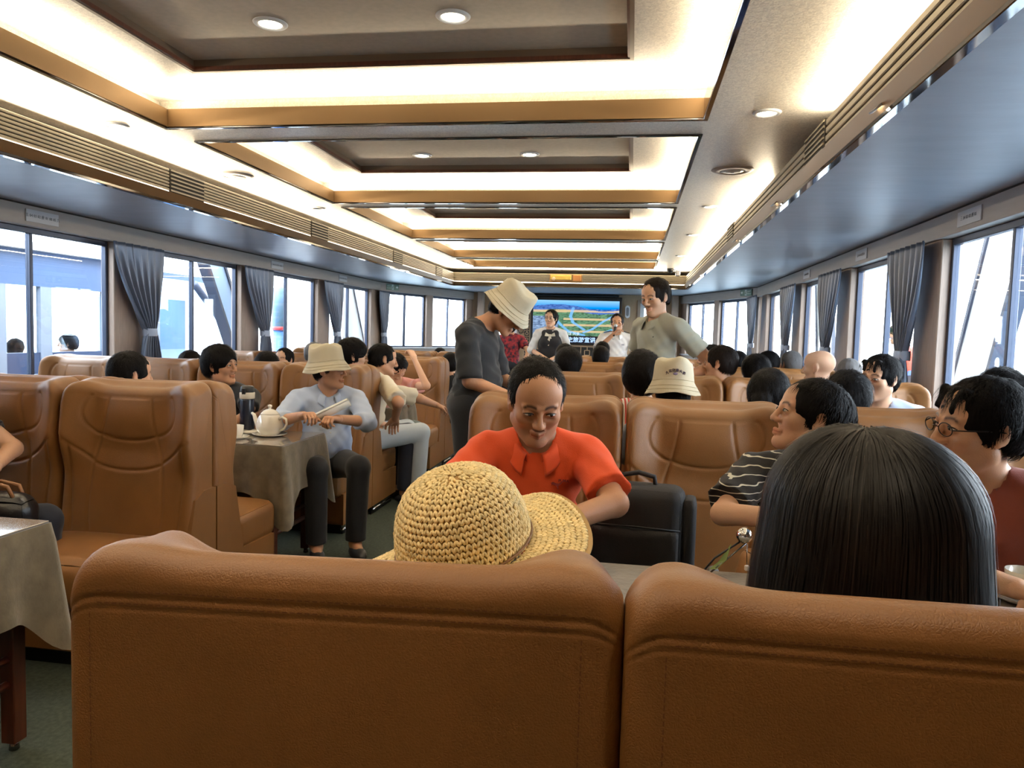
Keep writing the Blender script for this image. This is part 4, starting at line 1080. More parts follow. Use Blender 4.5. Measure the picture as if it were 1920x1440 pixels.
def head_color(p, brow, lip, beard=0.0, base=None):
    """per-vertex tint of the skin: brows, lips, nostrils; p in head frame"""
    n = len(p); c = np.ones((n,4), np.float32); x, y, z = p[:,0], p[:,1], p[:,2]; ax = abs(x); fr = y > .05
    g = lambda d, w_: np.exp(-(d/w_)**2)
    bz = .0265+.004*np.sin(np.clip((ax-.012)/.036, 0, 1)*PI)-.002*(ax > .04)
    m = fr*g(z-bz, .0052)*np.clip((ax-.010)/.004, 0, 1)*np.clip((.052-ax)/.006, 0, 1)*brow*1.0
    c[:,:3] *= (1-m[:,None])+m[:,None]*np.array([.10,.08,.08])
    m = fr*np.exp(-((ax/.024)**4))*g(z+.0670, .0085)*(y > .078)*lip
    c[:,:3] *= (1-m[:,None])+m[:,None]*np.array([.86,.50,.46])
    m = fr*g(z+.0668, .0017)*np.exp(-((ax/.024)**6))*(y > .078)*.8; c[:,:3] *= (1-m[:,None]*np.array([.5,.7,.7]))
    m = fr*g(np.hypot((ax-.0065)/1.2, z+.039), .0042)*.85*(y > .085); c[:,:3] *= (1-m[:,None]*np.array([.75,.8,.8]))
    m = fr*np.exp(-(((ax-.032)/.020)**4))*g(z+.009, .007)*.22; c[:,:3] *= (1-m[:,None]*np.array([.5,.65,.6]))
    if beard:
        m = (z < -.045)*(y > .02)*np.clip((-.040-z)/.02, 0, 1)*beard; c[:,:3] *= (1-m[:,None]*np.array([.5,.42,.35]))
    m = g(np.hypot(y-.0, z+.0)/1, .02)*(ax > .07)*.2; c[:,:3] *= (1-m[:,None]*np.array([.2,.6,.6]))
    return c

# ---- hands: wrist at the origin, fingers along +Y, palm towards -Z, thumb towards +X
HANDS = {}
def hand_mesh(curl, spread=1.0, thumb=.5):
    key = (curl, spread, thumb)
    if key in HANDS: return HANDS[key]
    h = .0042; F = Field(np.arange(-.075,.095,h), np.arange(-.05,.215,h), np.arange(-.125,.05,h))
    F.cap((0,-.045,0), (0,.005,0), .025, .026, .01)
    for x in (-.027,-.009,.009,.027): F.cap((x*.6,.012,0), (x,.080,.0), .0145, .0125, .014)
    F.cap((.024,.015,-.008), (.036,.055,-.012), .017, .014, .014)
    for i, (x, L_, r) in enumerate(((-.030,.062,.0082),(-.010,.078,.0092),(.010,.082,.0095),(.030,.074,.0092))):
        p = np.array([x,.083,.0]); a = -curl*(.95+.12*(i == 0)); sx = (x*1.6)*spread
        segs = (.44, .31, .25)
        for q, sg in enumerate(segs):
            d = np.array([sx*(1-curl*.5), math.cos(a), math.sin(a)]); d /= np.linalg.norm(d); e = p+d*L_*sg
            F.cap(p, e, r*(1-.08*q), r*(.94-.08*q), .004); p = e; a -= curl*(1.1 if q == 0 else .8)
    p = np.array([.034,.030,-.008]); d = np.array([.85,.75,-.30-thumb*.5]); d /= np.linalg.norm(d); e = p+d*.040; F.cap(p, e, .0125, .0105, .008)
    d2 = np.array([.35-.5*thumb,.95,-.25-.6*thumb]); d2 /= np.linalg.norm(d2); F.cap(e, e+d2*.030, .0100, .0082, .004)
    HANDS[key] = F.mesh(); return HANDS[key]

# ---- materials for people
def skin(name, col):
    m = mat(name, col, .48, vcol=True, spec=.35, bump=.25, bscale=260)
    p = m.node_tree.nodes['Principled BSDF']; p.inputs['Subsurface Weight'].default_value = .06; p.inputs['Subsurface Radius'].default_value = (.4,.15,.08); p.inputs['Subsurface Scale'].default_value = .02
    return m
SK = {'light': skin('skin_light', lin(214,170,140)), 'mid': skin('skin_mid', lin(204,158,126)), 'tan': skin('skin_tan', lin(186,138,106)), 'dark': skin('skin_brown', lin(146,100,74))}
def hairmat(name, col, rough=.55):
    m = mat(name, col, rough, bump=.9, bscale=1.0, stretch=(260,260,34), spec=.10); return m
HB = hairmat('hair_black', lin(17,15,16)); HG = hairmat('hair_grey', lin(104,102,102)); HD = hairmat('hair_dark_brown', lin(30,23,20))
EYEW = mat('eye_white', lin(214,206,198), .2); EYEB = mat('eye_iris', lin(26,17,12), .1); LASH = mat('lash', lin(22,16,14), .6)
def cloth(name, rgb, rough=.85, **k): return mat(name, lin(*rgb), rough, bump=k.pop('bump', .5), bscale=k.pop('bscale', 300), sheen=.15, **k)

# ---- hair, in the head frame
HAIRS = {}
def hair_mesh(style):
    if style in HAIRS: return HAIRS[style]
    h = .0052; F = Field(np.arange(-.16,.16,h), np.arange(-.22,.16,h), np.arange(-.34 if style in ('long','longbob') else -.17,.19,h))
    X, Y, Z = F.x[:,None,None], F.y[None,:,None], F.z[None,None,:]
    def face(c, r): F.ell(c, r, None, .006, 's')
    t = {'short':.013,'fluffy':.024,'thin':.008,'buzz':.004,'part':.013,'grey':.012,'capped':.006,'cappedlong':.008}.get(style, .014)
    F.ell((0,-.014,.032), (.077+t*.85,.097+t,.084+t), None, .01)
    F.ell((0,-.045,-.02), (.064+t*.6,.062+t*.8,.075), None, .03)
    if style in ('short','thin','buzz','grey'):
        face((0,.105,-.035), (.066,.085,.098)); F.plane((0,-.01,-.045), (0,.25,-1)); F.plane((0,.028,-.03), (0,.9,-.55), (-.2,.0,-.2), (.2,.2,-.01))
        for s in (-1,1): F.ell((s*.088,-.004,-.005), (.020,.022,.034), None, .004, 's')
        if style == 'thin':
            F.ell((0,.122,.012), (.056,.082,.090), None, .012, 's')
    elif style in ('fluffy','part'):
        face((0,.115,-.055), (.070,.080,.105)); F.plane((0,-.01,-.050), (0,.25,-1)); F.plane((0,.03,-.03), (0,.9,-.5), (-.2,.0,-.2), (.2,.2,-.01))
        for s in (-1,1): F.ell((s*.092,-.004,-.008), (.020,.021,.032), None, .004, 's')
        if style == 'part':
            for (x, a) in ((-.03,.2),(0,.0),(.03,.15),(.05,-.2)): F.cap((x,.062,.092), (x+a*.05,.091,.050), .011, .004, .010)
    elif style in ('capped','cappedlong'):
        if style == 'cappedlong':
            F.ell((0,-.05,-.05), (.075,.060,.075), None, .03)
        face((0,.105,-.035), (.066,.085,.098)); F.plane((0,0,.035), (0,0,1)); F.plane((0,.028,-.03), (0,.9,-.55), (-.2,.0,-.2), (.2,.2,-.01))
        if style == 'capped': F.plane((0,-.01,-.045), (0,.25,-1))
        for s in (-1,1): F.ell((s*.088,-.004,-.005), (.020,.022,.034), None, .004, 's')
    elif style == 'bun':
        F.ell((0,-.055,.01), (.083,.085,.085), None, .03); face((0,.110,-.030), (.070,.088,.098)); F.plane((0,-.03,-.060), (0,.5,-1))
        F.plane((0,.028,-.02), (0,.9,-.5), (-.2,.0,-.2), (.2,.2,-.005)); F.ell((0,-.118,-.045), (.048,.036,.042), None, .02)
        for s in (-1,1): F.ell((s*.090,-.004,-.008), (.020,.021,.032), None, .004, 's')
    elif style == 'ponytail':
        face((0,.110,-.030), (.070,.088,.098)); F.plane((0,-.03,-.060), (0,.5,-1)); F.plane((0,.028,-.02), (0,.9,-.5), (-.2,.0,-.2), (.2,.2,-.005))
        for s in (-1,1): F.ell((s*.090,-.004,-.008), (.020,.021,.032), None, .004, 's')
        F.cap((0,-.105,.01), (0,-.135,-.06), .026, .024, .02); F.cap((0,-.135,-.06), (0,-.115,-.15), .024, .010, .01)
    elif style == 'bowl':
        F.ell((0,-.03,0.0), (.100,.105,.105), None, .02); face((0,.125,-.04), (.068,.090,.105)); F.plane((0,0,-.085), (0,.1,-1))
    elif style == 'long':
        for s in (-1,1): F.cap((s*.070,-.01,.02), (s*.078,.0,-.17), .036, .028, .03); F.cap((s*.070,-.02,.02), (s*.085,.012,-.29), .034, .018, .03)
        F.cap((0,-.07,.0), (0,-.075,-.27), .055, .035, .04); face((0,.115,-.040), (.062,.095,.105))
    elif style == 'longbob':
        for s in (-1,1): F.cap((s*.070,-.01,.02), (s*.088,-.01,-.17), .046, .040, .03)
        F.cap((0,-.06,.0), (0,-.06,-.17), .07, .07, .05); face((0,.115,-.040), (.062,.095,.115))
    amp = .0022 if style in ('short','thin','grey','bun','ponytail','longbob','bowl') else (.0032 if style in ('fluffy','part') else .002)
    fq = 62 if style == 'fluffy' else 95
    F.F += (amp*(np.sin(X*fq+2*np.sin(Z*38))*np.sin(Y*fq*.8+1+2*np.sin(X*31))+.5*np.sin(X*170+Z*60)*np.sin(Y*150))).astype(np.float32)
    HAIRS[style] = F.mesh(); return HAIRS[style]
HMESH = {}
def hair_data(style, m):
    k = (style, m.name)
    if k not in HMESH:
        V, Q = hair_mesh(style)
        if style != 'buzz':
            r = np.random.RandomState(5); N = 3200; L_ = {'short':.020,'thin':.018,'fluffy':.034,'part':.034}.get(style, .028)
            ok_ = V[(V[:,1] < .035) | (V[:,2] > (.088 if style not in ('part','fluffy') else .078))]; p0 = ok_[r.randint(0, len(ok_), N)]; nn = p0-np.array([0,-.02,.02]); nn /= np.linalg.norm(nn, axis=1)[:,None]
            fl = p0-np.array([.01,-.05,.13]); fl += r.randn(N,3)*.03; fl[:,2] -= .03; fl -= nn*(fl*nn).sum(1)[:,None]; fl /= np.maximum(np.linalg.norm(fl, axis=1)[:,None], 1e-6)
            LL = L_*(.5+r.rand(N,1)); sd = np.cross(fl, nn); li = (.0015+.0035*r.rand(N,1))*(1.8 if style == 'fluffy' else 1)
            P_ = []
            for (a_, h_, w_) in ((0,.0,.0011),(.5,1,.0009),(1,.9,.0003)):
                c_ = p0+fl*LL*a_+nn*(li*h_) - nn*(LL*a_)**2*4; P_ += [c_-sd*w_, c_+sd*w_]
            b0 = len(V); V = np.concatenate([V]+P_); k0 = np.arange(N)
            for e_ in (0, 2): Q = np.concatenate([Q, np.stack([b0+e_*N+k0, b0+(e_+1)*N+k0, b0+(e_+3)*N+k0, b0+(e_+2)*N+k0], 1)])
        me = mesh_from(V, Q, 'hair', True); me.materials.append(m); HMESH[k] = me
    return HMESH[k]

def bucket_hat(parent, T4, seed=0, text=True, name='bucket_hat'):
    """cotton bucket hat in head frame"""
    r = np.random.RandomState(seed); n = 72; prof = [(0,.150),(.03,.149),(.060,.146),(.080,.142),(.090,.134),(.0945,.11),(.098,.075),(.101,.052),(.102,.046),(.110,.030),(.124,.006),(.137,-.016),(.1375,-.019),(.133,-.016),(.107,.028),(.098,.045)]
    P = np.zeros((n, len(prof), 3))
    for i in range(n):
        a = 2*PI*i/n
        for j, (q, z) in enumerate(prof):
            f = q/.10
            w_ = 1+.025*math.sin(3*a+seed)*f+.012*math.sin(7*a+2*seed)
            dz = .006*math.sin(2*a+seed)*f + .004*math.sin(5*a+seed*2+j)*(j > 3) + (.010*math.sin(3*a+seed) if 1 < j < 6 else 0)
            P[i,j] = (q*w_*.96*math.cos(a), q*w_*1.16*math.sin(a)-.012, z+dz-.006)
    m_ = cloth('hat_cotton', (192,182,156), .9, bump=.6, bscale=420)
    o = MB().grid(P, closed_u=True).build(name, m_, parent); o.matrix_local = T4 @ Matrix.Translation((0,-.006,.016)) @ Matrix.Rotation(math.radians(5 if not text else -2), 4, 'X')
    st_ = MB()
    for (q, z) in ((.1035,.0455),(.1185,.018),(.128,.001)):
        st_.tube([(q*(1+.025*math.sin(3*a+seed)*q/.1+.012*math.sin(7*a+2*seed))*.965*math.cos(a), q*(1+.025*math.sin(3*a+seed)*q/.1+.012*math.sin(7*a+2*seed))*1.165*math.sin(a)-.012, z-.006+.006*math.sin(2*a+seed)*q/.1) for a in np.linspace(0, 2*PI, 60, endpoint=False)], .0011, 4, closed=True)
    st_.build('seam_line', mat('hat_seam', lin(150,138,108), .9), o)
    if text:   # small arc of embroidered characters at the back, with a shell-like emblem
        em = mat('hat_embroidery', lin(54,44,60), .8); cs = '九江海昏大船'
        for q, ch in enumerate(cs):
            a = (q-2.5)*.165; A_ = -PI/2+a; qq = .0968*(1+.025*math.sin(3*A_+seed)*.97+.012*math.sin(7*A_+2*seed))+.0016
            text_mesh(ch, .0145, 'embroidered_letter', mat=em, parent=o, loc=(qq*.96*math.cos(A_), qq*1.16*math.sin(A_)-.012, .086-.012*(a/.4)**2), rot=(PI/2-.10,a*.8,a), depth=.0010, bold=.0006)
        b_ = MB(); b_.ball((0,-.1275,.070), (.011,.002,.0065), 12, 6); b_.build('emblem', mat('hat_emblem', lin(110,96,116), .8), o)
    return o

def person(head_at, heading, label, pose='sit', skin_='mid', hair='short', hairm=None, shirt=None, trousers=None, lean=(0,0), torso_twist=0, head_dir=(0,0,0), head_off=(0,0,0),
           arms=None, res=.016, hres=.0085, fine=False, scale=None, hat=None, female=False, sleeve=.55, neck=(.062,.060), beard=0, brow=1, lip=.6, jaw=1.0, fat=1.0, shoes=None,
           group=None, hands=(.55,.55), glasses=False, smile=.3, eyes=None, thick=.010, hem=None, legs=None, seath=.54, hsc=1.0, arms_w=None, keep=None, collar=None, placket=False, clothname='shirt', shirt_len=.02, wide=1.0, neck_cut=None, hand_roll=(0,0), cull_legs=False):
    """a whole person. local frame: forward +Y, origin on the floor below the pelvis"""
    root_name = 'person'
    fwd, side = lean
    pel = np.array([0, 0, (seath if pose == 'sit' else .93)])*1.0
    up = np.array([math.sin(math.radians(side)), math.sin(math.radians(fwd))*1.0, 1.0]); up[2] = math.sqrt(max(.1, 1-up[0]**2-up[1]**2)); up /= np.linalg.norm(up)
    Rt = euler(torso_twist, 0, 0)
    rt = np.array([1,0,0.])@Rt.T; rt = rt-up*rt.dot(up); rt /= np.linalg.norm(rt); fw = np.cross(up, rt)
    TP = lambda x, y, z: pel+rt*x+fw*y+up*z
    waist = TP(0,.01,.16); chest = TP(0,.0,.36); nb = TP(0,-.012,.485)
    hd = TP(0,.018,.640)+np.array(head_off)
    # head_at = (x, y, height of the crown): sets where the person is and how tall
    H = head_at[2]/(hd[2]+.121*hsc) if scale is None else scale
    ca_, sa_ = math.cos(math.radians(heading)), math.sin(math.radians(heading))
    loc = (head_at[0]-H*(ca_*hd[0]-sa_*hd[1]), head_at[1]-H*(sa_*hd[0]+ca_*hd[1]), 0)
    def W2L(p):
        dx, dy = (p[0]-loc[0])/H, (p[1]-loc[1])/H; return np.array([ca_*dx+sa_*dy, -sa_*dx+ca_*dy, p[2]/H])
    if arms_w:
        arms = dict(arms or {})
        for s_, v in arms_w.items(): arms[s_] = (W2L(v[0]), W2L(v[1]))
    Rb = np.stack([rt, fw, up], 1)
    R = Rb@euler(*head_dir); hs = 1.03*(.97 if female else 1)*hsc
    HP = lambda c: hd+R@(np.array(c)*hs)
    shw = (.175 if female else .195)*wide
    sh = {s: TP(s*shw, -.012, .430) for s in (-1,1)}
    # arms: targets for elbow and wrist in person frame
    ar = {}
    for s in (-1,1):
        a = (arms or {}).get(s)
        if a is None:
            if pose == 'sit': el = sh[s]+np.array([s*.05,.06,-.26]); wr = np.array([s*.12,.30,.62])
            else: el = sh[s]+np.array([s*.06,-.03,-.27]); wr = sh[s]+np.array([s*.07,.05,-.50])
        else: el, wr = [np.array(v, float) for v in a]
        ar[s] = (el, wr)
    if pose == 'sit':
        lg = {s: (np.array([s*.095,0,seath]), np.array([s*.13,.44,seath+.04]), np.array([s*.12,.42,.09]), np.array([s*.13,.56,.04])) for s in (-1,1)}
    else: lg = {s: (np.array([s*.095,0,.92]), np.array([s*.10,.02,.50]), np.array([s*.105,-.02,.09]), np.array([s*.12,.12,.04])) for s in (-1,1)}
    if legs:
        for s in legs: lg[s] = tuple(np.array(v, float) for v in legs[s])
    allp = [pel, chest, nb]+[HP((0,0,.13)), HP((0,.13,0)), HP((0,-.12,0))]+[p for s in ar for p in ar[s]]+list(sh.values())+([] if cull_legs else [p for s in lg for p in lg[s]])
    lo = np.min(allp, 0)-.20; hi = np.max(allp, 0)+.20; 
    if cull_legs: lo[2] = pel[2]-.16
    hl = hd-.135*hs*1.05; hh = hd+.135*hs*1.05
    fines = [(hl[i], hh[i], hres) for i in range(3)]
    ax = [axis_pts(lo[i], hi[i], res, [fines[i]]) for i in range(3)]
    F = Field(*ax)
    f = fat
    def torso(F, e, k=.05):
        F.ell(TP(0,-.01,.03), (.155*f**.5+e,.125*f**.5+e,.115+e), Rb, k)
        F.ell(TP(0,.012*f,.16), (.140*f+e,.112*f+e,.13+e), Rb, k)
        F.ell(TP(0,.0,.33), (.158*wide+e,.105+e,.14+e), Rb, k)
        F.cap(TP(-shw*.72,-.012,.425), TP(shw*.72,-.012,.425), .062+e, None, k)
        if female: 
            for s in (-1,1): F.ell(TP(s*.07,.085,.30), (.058+e,.045+e,.055+e), Rb, .03)
        for s in (-1,1): F.cap(TP(s*.03,-.02,.49), TP(s*shw*.8,-.02,.435), .040+e, .050+e, .03)
    torso(F, 0)
    for s in (-1,1):
        el, wr = ar[s]; thin = .88 if female else 1
        F.cap(sh[s], el, .050*thin, .041*thin, .03); F.cap(el, wr, .041*thin, .027*thin, .015)
        h, kn, an, to = lg[s]
        F.cap(h, kn, .085*f**.4, .058, .04); F.cap(kn, an, .056, .038, .02); F.cap(an, to, .036, .030, .02)
    F.cap(TP(0,-.015,.46), HP((0,-.018,-.055)), .058 if not female else .050, .054 if not female else .046, .03)
    head_prims(F, (HP, R), hs, fine, female, jaw, smile)
    V, Q = F.mesh()
    # colours of the head part
    pl = (V-hd)@R/hs; near = (np.abs(pl) < .15).all(1)
    col = np.ones((len(V),4), np.float32); col[near] = head_color(pl[near], brow, lip, beard)
    # hands joined to the body mesh
    Vs, Qs, Cs = [V], [Q], [col]; off = len(V)
    for i, s in enumerate((-1,1)):
        cv = hands[i] if isinstance(hands, (tuple, list)) else hands
        if cv is None: continue
        hv, hq = hand_mesh(cv); hv = hv.copy(); el, wr = ar[s]; d = wr-el; d /= np.linalg.norm(d)
        if s > 0: hv[:,0] *= -1; hq = hq[:, ::-1]      # the thumb of either hand points inwards
        u = np.array([0,0,1.])-d*d[2]; u = u/np.linalg.norm(u) if np.linalg.norm(u) > .2 else np.array([0,1.,0])-d*d[1]; u /= np.linalg.norm(u); r_ = np.cross(d, u)
        if hand_roll[i]:
            a = math.radians(hand_roll[i]); u, r_ = u*math.cos(a)+r_*math.sin(a), r_*math.cos(a)-u*math.sin(a)
        hv = wr+ (hv[:,0:1]*r_+hv[:,1:2]*d+hv[:,2:3]*u)*(.92 if female else 1.0)*1.03
        Vs.append(hv); Qs.append(hq+off); off += len(hv); Cs.append(np.ones((len(hv),4), np.float32))
    V = np.concatenate(Vs); Q = np.concatenate(Qs); col = np.concatenate(Cs)
    me = mesh_from(V, Q, 'person', True); ca = me.color_attributes.new('Col', 'FLOAT_COLOR', 'POINT')
    if len(me.vertices) == len(col): ca.data.foreach_set('color', col.ravel())
    o = obj('person', me, SK[skin_], None, loc=loc, label=label, cat='person', group=group)
    o.rotation_euler = (0,0,math.radians(heading)); o.scale = (H,)*3
    T4 = Matrix.Translation(Vector(hd)) @ Matrix(R.tolist()).to_4x4() @ Matrix.Scale(hs, 4)
    o['h'] = 0; del o['h']
    # hair
    if hair: 
        ho = obj('hair', hair_data(hair, hairm or HB), None, o); ho.matrix_local = T4
    if fine or eyes:
        for s in (-1,1):
            e = MB(); e.ball((s*.032,.0900,.0042), (.0134,.0088,.0050), 16, 10); eo = e.build('eye', EYEW, o, fix=False); eo.matrix_local = T4
            g = (eyes or (0,0)); 
            b_ = MB(); b_.ball((s*.032+g[0]*.005,.0945,.0045+g[1]*.0012), (.0062,.0062,.0048), 14, 8); b_.build('iris', EYEB, eo, fix=False)
            b_ = MB(); b_.tube([(s*.0185,.0925,.0035),(s*.025,.0965,.0088),(s*.034,.0965,.0098),(s*.042,.0925,.0080),(s*.0475,.0870,.0045)], .0019, 5); b_.build('eyelid', LASH, eo, fix=False)
    if glasses:
        gm = mat('glasses_frame', lin(20,20,24), .3, .4); g_ = MB()
        for s in (-1,1):
            pts = [(s*.034+.024*math.cos(a)*(1), .112-.010*abs(math.cos(a))*0-.006*(s*math.cos(a)+1)*.5, .0035+.0165*math.sin(a)) for a in np.linspace(0, 2*PI, 24, endpoint=False)]
            g_.tube(pts, .0013, 6, closed=True)
            g_.tube([(s*.058,.106,.006),(s*.074,.085,.008),(s*.082,.02,.006),(s*.083,-.012,.002),(s*.082,-.028,-.012)], .0017, 6)
        g_.tube([(-.011,.114,.006),(0,.117,.008),(.011,.114,.006)], .0013, 6)
        go = g_.build('eyeglasses', gm, o); go.matrix_local = T4
        for s in (-1,1):
            l_ = MB(); l_.add([(s*.034+.023*math.cos(a), .1115-.003*(s*math.cos(a)+1), .0035+.0155*math.sin(a)) for a in np.linspace(0, 2*PI, 20, endpoint=False)], [tuple(range(20))]); l_.build('lens', M['lens_glass'], go)
    if hat: hat(o, T4)
    shV = None
    # shirt: the torso and upper arms, a little larger, cut at hem, sleeves and neckline
    if shirt:
        lo2 = np.min([pel-[.25,.2,.10], chest-[.3,.25,.3]]+[ar[s][0]-.08 for s in ar]+[ar[s][1]-.06 for s in ar], 0); hi2 = np.max([nb+[.25,.25,.08]]+[ar[s][0]+.08 for s in ar]+[sh[s]+.09 for s in sh]+[ar[s][1]+.06 for s in ar if sleeve > 1], 0)
        G = Field(*[axis_pts(lo2[i], hi2[i], res*.9) for i in range(3)])
        torso(G, thick)
        if hem is None: hem = -shirt_len
        G.plane(TP(0,0,hem-.06), -up)
        A_ = Field(G.x, G.y, G.z)
        for s in (-1,1):
            el, wr = ar[s]; B_ = Field(G.x, G.y, G.z); d = el-sh[s]; L_ = np.linalg.norm(d)
            if sleeve <= 1:
                e = sh[s]+d*sleeve*1.0; B_.cap(sh[s], sh[s]+d*(sleeve+.25), .050+thick+.006, .050+thick+.014, .02); B_.plane(e, d)
            else:
                q = sleeve-1; B_.cap(sh[s], el, .052+thick, .046+thick, .02); wd = wr-el; B_.cap(el, el+wd*min(1,(q+.2)), .045+thick, .034+thick, .02); B_.plane(el+wd*q, wd, el-.2, el+.2) if q < 1 else None
            A_.F = np.minimum(A_.F, B_.F)
        h_ = np.clip(.02-np.abs(G.F-A_.F), 0, None)/.02; G.F = np.minimum(G.F, A_.F)-h_*h_*.02*.25
        X, Y, Z = G.x[:,None,None], G.y[None,:,None], G.z[None,None,:]
        G.F += (.0035*np.sin(X*31+Y*22+Z*45+2*np.sin(Z*17+X*9))+.002*np.sin(X*70-Z*60+Y*40)).astype(np.float32)
        nr = neck
        G.cap(nb+up*.10+fw*.01, nb+up*(-.01)+fw*.012, nr[0]+.01, nr[1], .004, 's')
        if neck_cut: G.cap(TP(0,.12,.46), TP(0,.16,.46-neck_cut), .045, .012, .004, 's')
        V2, Q2 = G.mesh(); shV = V2; me2 = mesh_from(V2, Q2, clothname, True); so = obj(clothname, me2, shirt, o)
        if collar is not None:
            n = 44; P = np.zeros((n, 10, 3)); op = math.radians(24)
            for i in range(n):
                a = op+(2*PI-2*op)*i/(n-1)           # from front, around the back
                dx, dy = math.sin(a), math.cos(a); fr_ = (1+math.cos(a))/2; zt_ = .530-.062*fr_**1.3; w_ = .036*(1+1.0*fr_**3)
                for j in range(10):
                    q = j/9
                    if q < .35: rr = .063; zz = zt_-.030*(1-q/.35)
                    else: u = (q-.35)/.65; rr = .065+.030*u**.7; zz = zt_-w_*u
                    P[i,j] = TP(dx*rr*1.02, dy*rr*1.02-.006+.030*fr_, zz)
            co = MB().grid(P).build('collar', collar, so); md = co.modifiers.new('s','SOLIDIFY'); md.thickness = .003; md.offset = 1
    if trousers:
        pts = [p for s in lg for p in lg[s][:3]]+[pel]; 
        G = Field(*[axis_pts(np.min(pts,0)[i]-.15, np.max(pts,0)[i]+.15, res*1.05) for i in range(3)])
        e = .012; G.ell(TP(0,-.01,.02), (.157*f**.5+e,.127*f**.5+e,.115+e), Rb, .05)
        for s in (-1,1):
            h, kn, an, to = lg[s]; G.cap(h, kn, .088*f**.4+e, .062+e, .04); G.cap(kn, kn+(an-kn)*.93, .060+e, .052+e, .02); G.plane(kn+(an-kn)*.95, an-kn, an-.14, an+.12)
        G.plane(TP(0,0,.095), up, pel-[.3,.3,.05], pel+[.3,.12,.3])
        V2, Q2 = G.mesh(); obj('trousers', mesh_from(V2, Q2, 'trousers', True), trousers, o)
    for s in (-1,1):
        h, kn, an, to = lg[s]
        if cull_legs: break
        b_ = MB(); d = to-an; d[2] = 0; d /= max(np.linalg.norm(d), .01)
        b_.ball(tuple(an+d*.055+np.array([0,0,-.045])), (.048,.135,.045), 12, 8, R=Matrix(np.stack([np.cross(d,[0,0,1]), d, [0,0,1]], 1).tolist()))
        sm_ = shoes or mat('shoe_black', lin(28,28,30), .5); b_.build('shoe', sm_, o)
    def front(x, z, off=.002):
        d_ = shV-pel; lx, ly, lz = d_@rt, d_@fw, d_@up; m_ = (np.hypot(lx-x, lz-z) < .018) & (ly > 0)
        y = ly[m_].max() if m_.any() else .14
        return tuple(TP(x, y+off, z))
    return o, dict(front=front, T4=T4, TP=TP, fw=fw, up=up, rt=rt, ar=ar, sh=sh, hd=hd)
# ------------------------------------------------------------------ the people
T_ = lambda n, *rgb, **k: cloth(n, rgb, **k)
black_tee = T_('black_tee', 26,28,32); white_sh = T_('white_shirt', 222,222,220); navy = T_('navy_trousers', 30,34,46); jeans = T_('pale_jeans', 120,134,132); cream = T_('cream_tee', 214,204,180)
grey_tr = T_('grey_trousers', 88,88,90); pink = T_('pink_top', 222,160,150); blue_l = T_('pale_blue_shirt', 178,192,216); redbrown = T_('red_brown_tee', 142,70,54); greypolo = T_('grey_polo', 150,150,136)
orange = T_('orange_polo', 232,88,42)
def stripes(name, c1, c2, freq, width, axis=2, wav=.0):
    m = cloth(name, c1); nt = m.node_tree; N = nt.nodes; L = nt.links; p = N['Principled BSDF']
    tc = N.new('ShaderNodeTexCoord'); sx = N.new('ShaderNodeSeparateXYZ'); L.new(tc.outputs['Object'], sx.inputs[0])
    n = N.new('ShaderNodeTexNoise'); n.inputs['Scale'].default_value = 9; L.new(tc.outputs['Object'], n.inputs['Vector'])
    ma = N.new('ShaderNodeMath'); ma.operation = 'MULTIPLY_ADD'; L.new(n.outputs[0], ma.inputs[0]); ma.inputs[1].default_value = wav; L.new(sx.outputs[axis], ma.inputs[2])
    mu = N.new('ShaderNodeMath'); mu.operation = 'MULTIPLY'; mu.inputs[1].default_value = freq; L.new(ma.outputs[0], mu.inputs[0])
    fr = N.new('ShaderNodeMath'); fr.operation = 'FRACT'; L.new(mu.outputs[0], fr.inputs[0])
    lt = N.new('ShaderNodeMath'); lt.operation = 'LESS_THAN'; lt.inputs[1].default_value = width; L.new(fr.outputs[0], lt.inputs[0])
    mx = N.new('ShaderNodeMix'); mx.data_type = 'RGBA'; L.new(lt.outputs[0], mx.inputs[0]); mx.inputs[6].default_value = lin(*c1); mx.inputs[7].default_value = lin(*c2); L.new(mx.outputs[2], p.inputs['Base Color'])
    return m
striped = stripes('striped_dress', (22,22,26), (222,220,206), 46, .13, 2, .05)
redstripe = stripes('red_striped_shirt', (190,70,58), (235,225,215), 60, .5, 0)
hatA = lambda o, T4: bucket_hat(o, T4, 0, False); hatB = lambda o, T4: bucket_hat(o, T4, 3, False); hatC = lambda o, T4: bucket_hat(o, T4, 5, True)

# the man in the orange polo shirt
p, i = person((-.30, 2.42, 1.265), 182, 'man in bright orange polo shirt leaning forward at the table', skin_='tan', hair='thin', shirt=orange, trousers=navy,
    lean=(15,0), head_dir=(12,-11,-4), fine=True, hres=.0030, res=.009, fat=1.12, wide=.90, hsc=1.07, beard=.3, smile=1.0, jaw=1.08, eyes=(-.3,.2), collar=orange, neck_cut=.11, sleeve=.80,
    arms_w={-1: ((-.03,2.28,.84),(-.24,2.05,.80)), 1: ((-.55,2.32,.84),(-.40,2.03,.79))})
TP = i['TP']
b = MB(); 
for z in (.37,.31): b.lathe([(0,.004),(.006,.003),(.006,0)], 10, (0,0,0))
bt = MB().ball((0,0,0), (.006,.003,.006), 10, 6).build('shirt_button', mat('button_dark', lin(60,26,22), .4), p); bt.location = i['front'](.0,.34)
dk_red = mat('dark_red_print', lin(120,26,24), .7)
lg = MB(); cat_ = [(-.018,.006),(-.010,.011),(.000,.007),(.010,.006),(.022,.016),(.018,.007),(.012,.001),(.008,-.004),(.010,-.012),(.006,-.012),(.003,-.003),(-.004,.000),(-.011,.002),(-.016,-.002),(-.013,.004)]
lg.prism(cat_, 0, .0015, 'y')
lo_ = lg.build('leaping_cat_print', dk_red, p); lo_.rotation_euler = (math.radians(-14), 0, PI); lo_.location = i['front'](-.075,.372,.003)
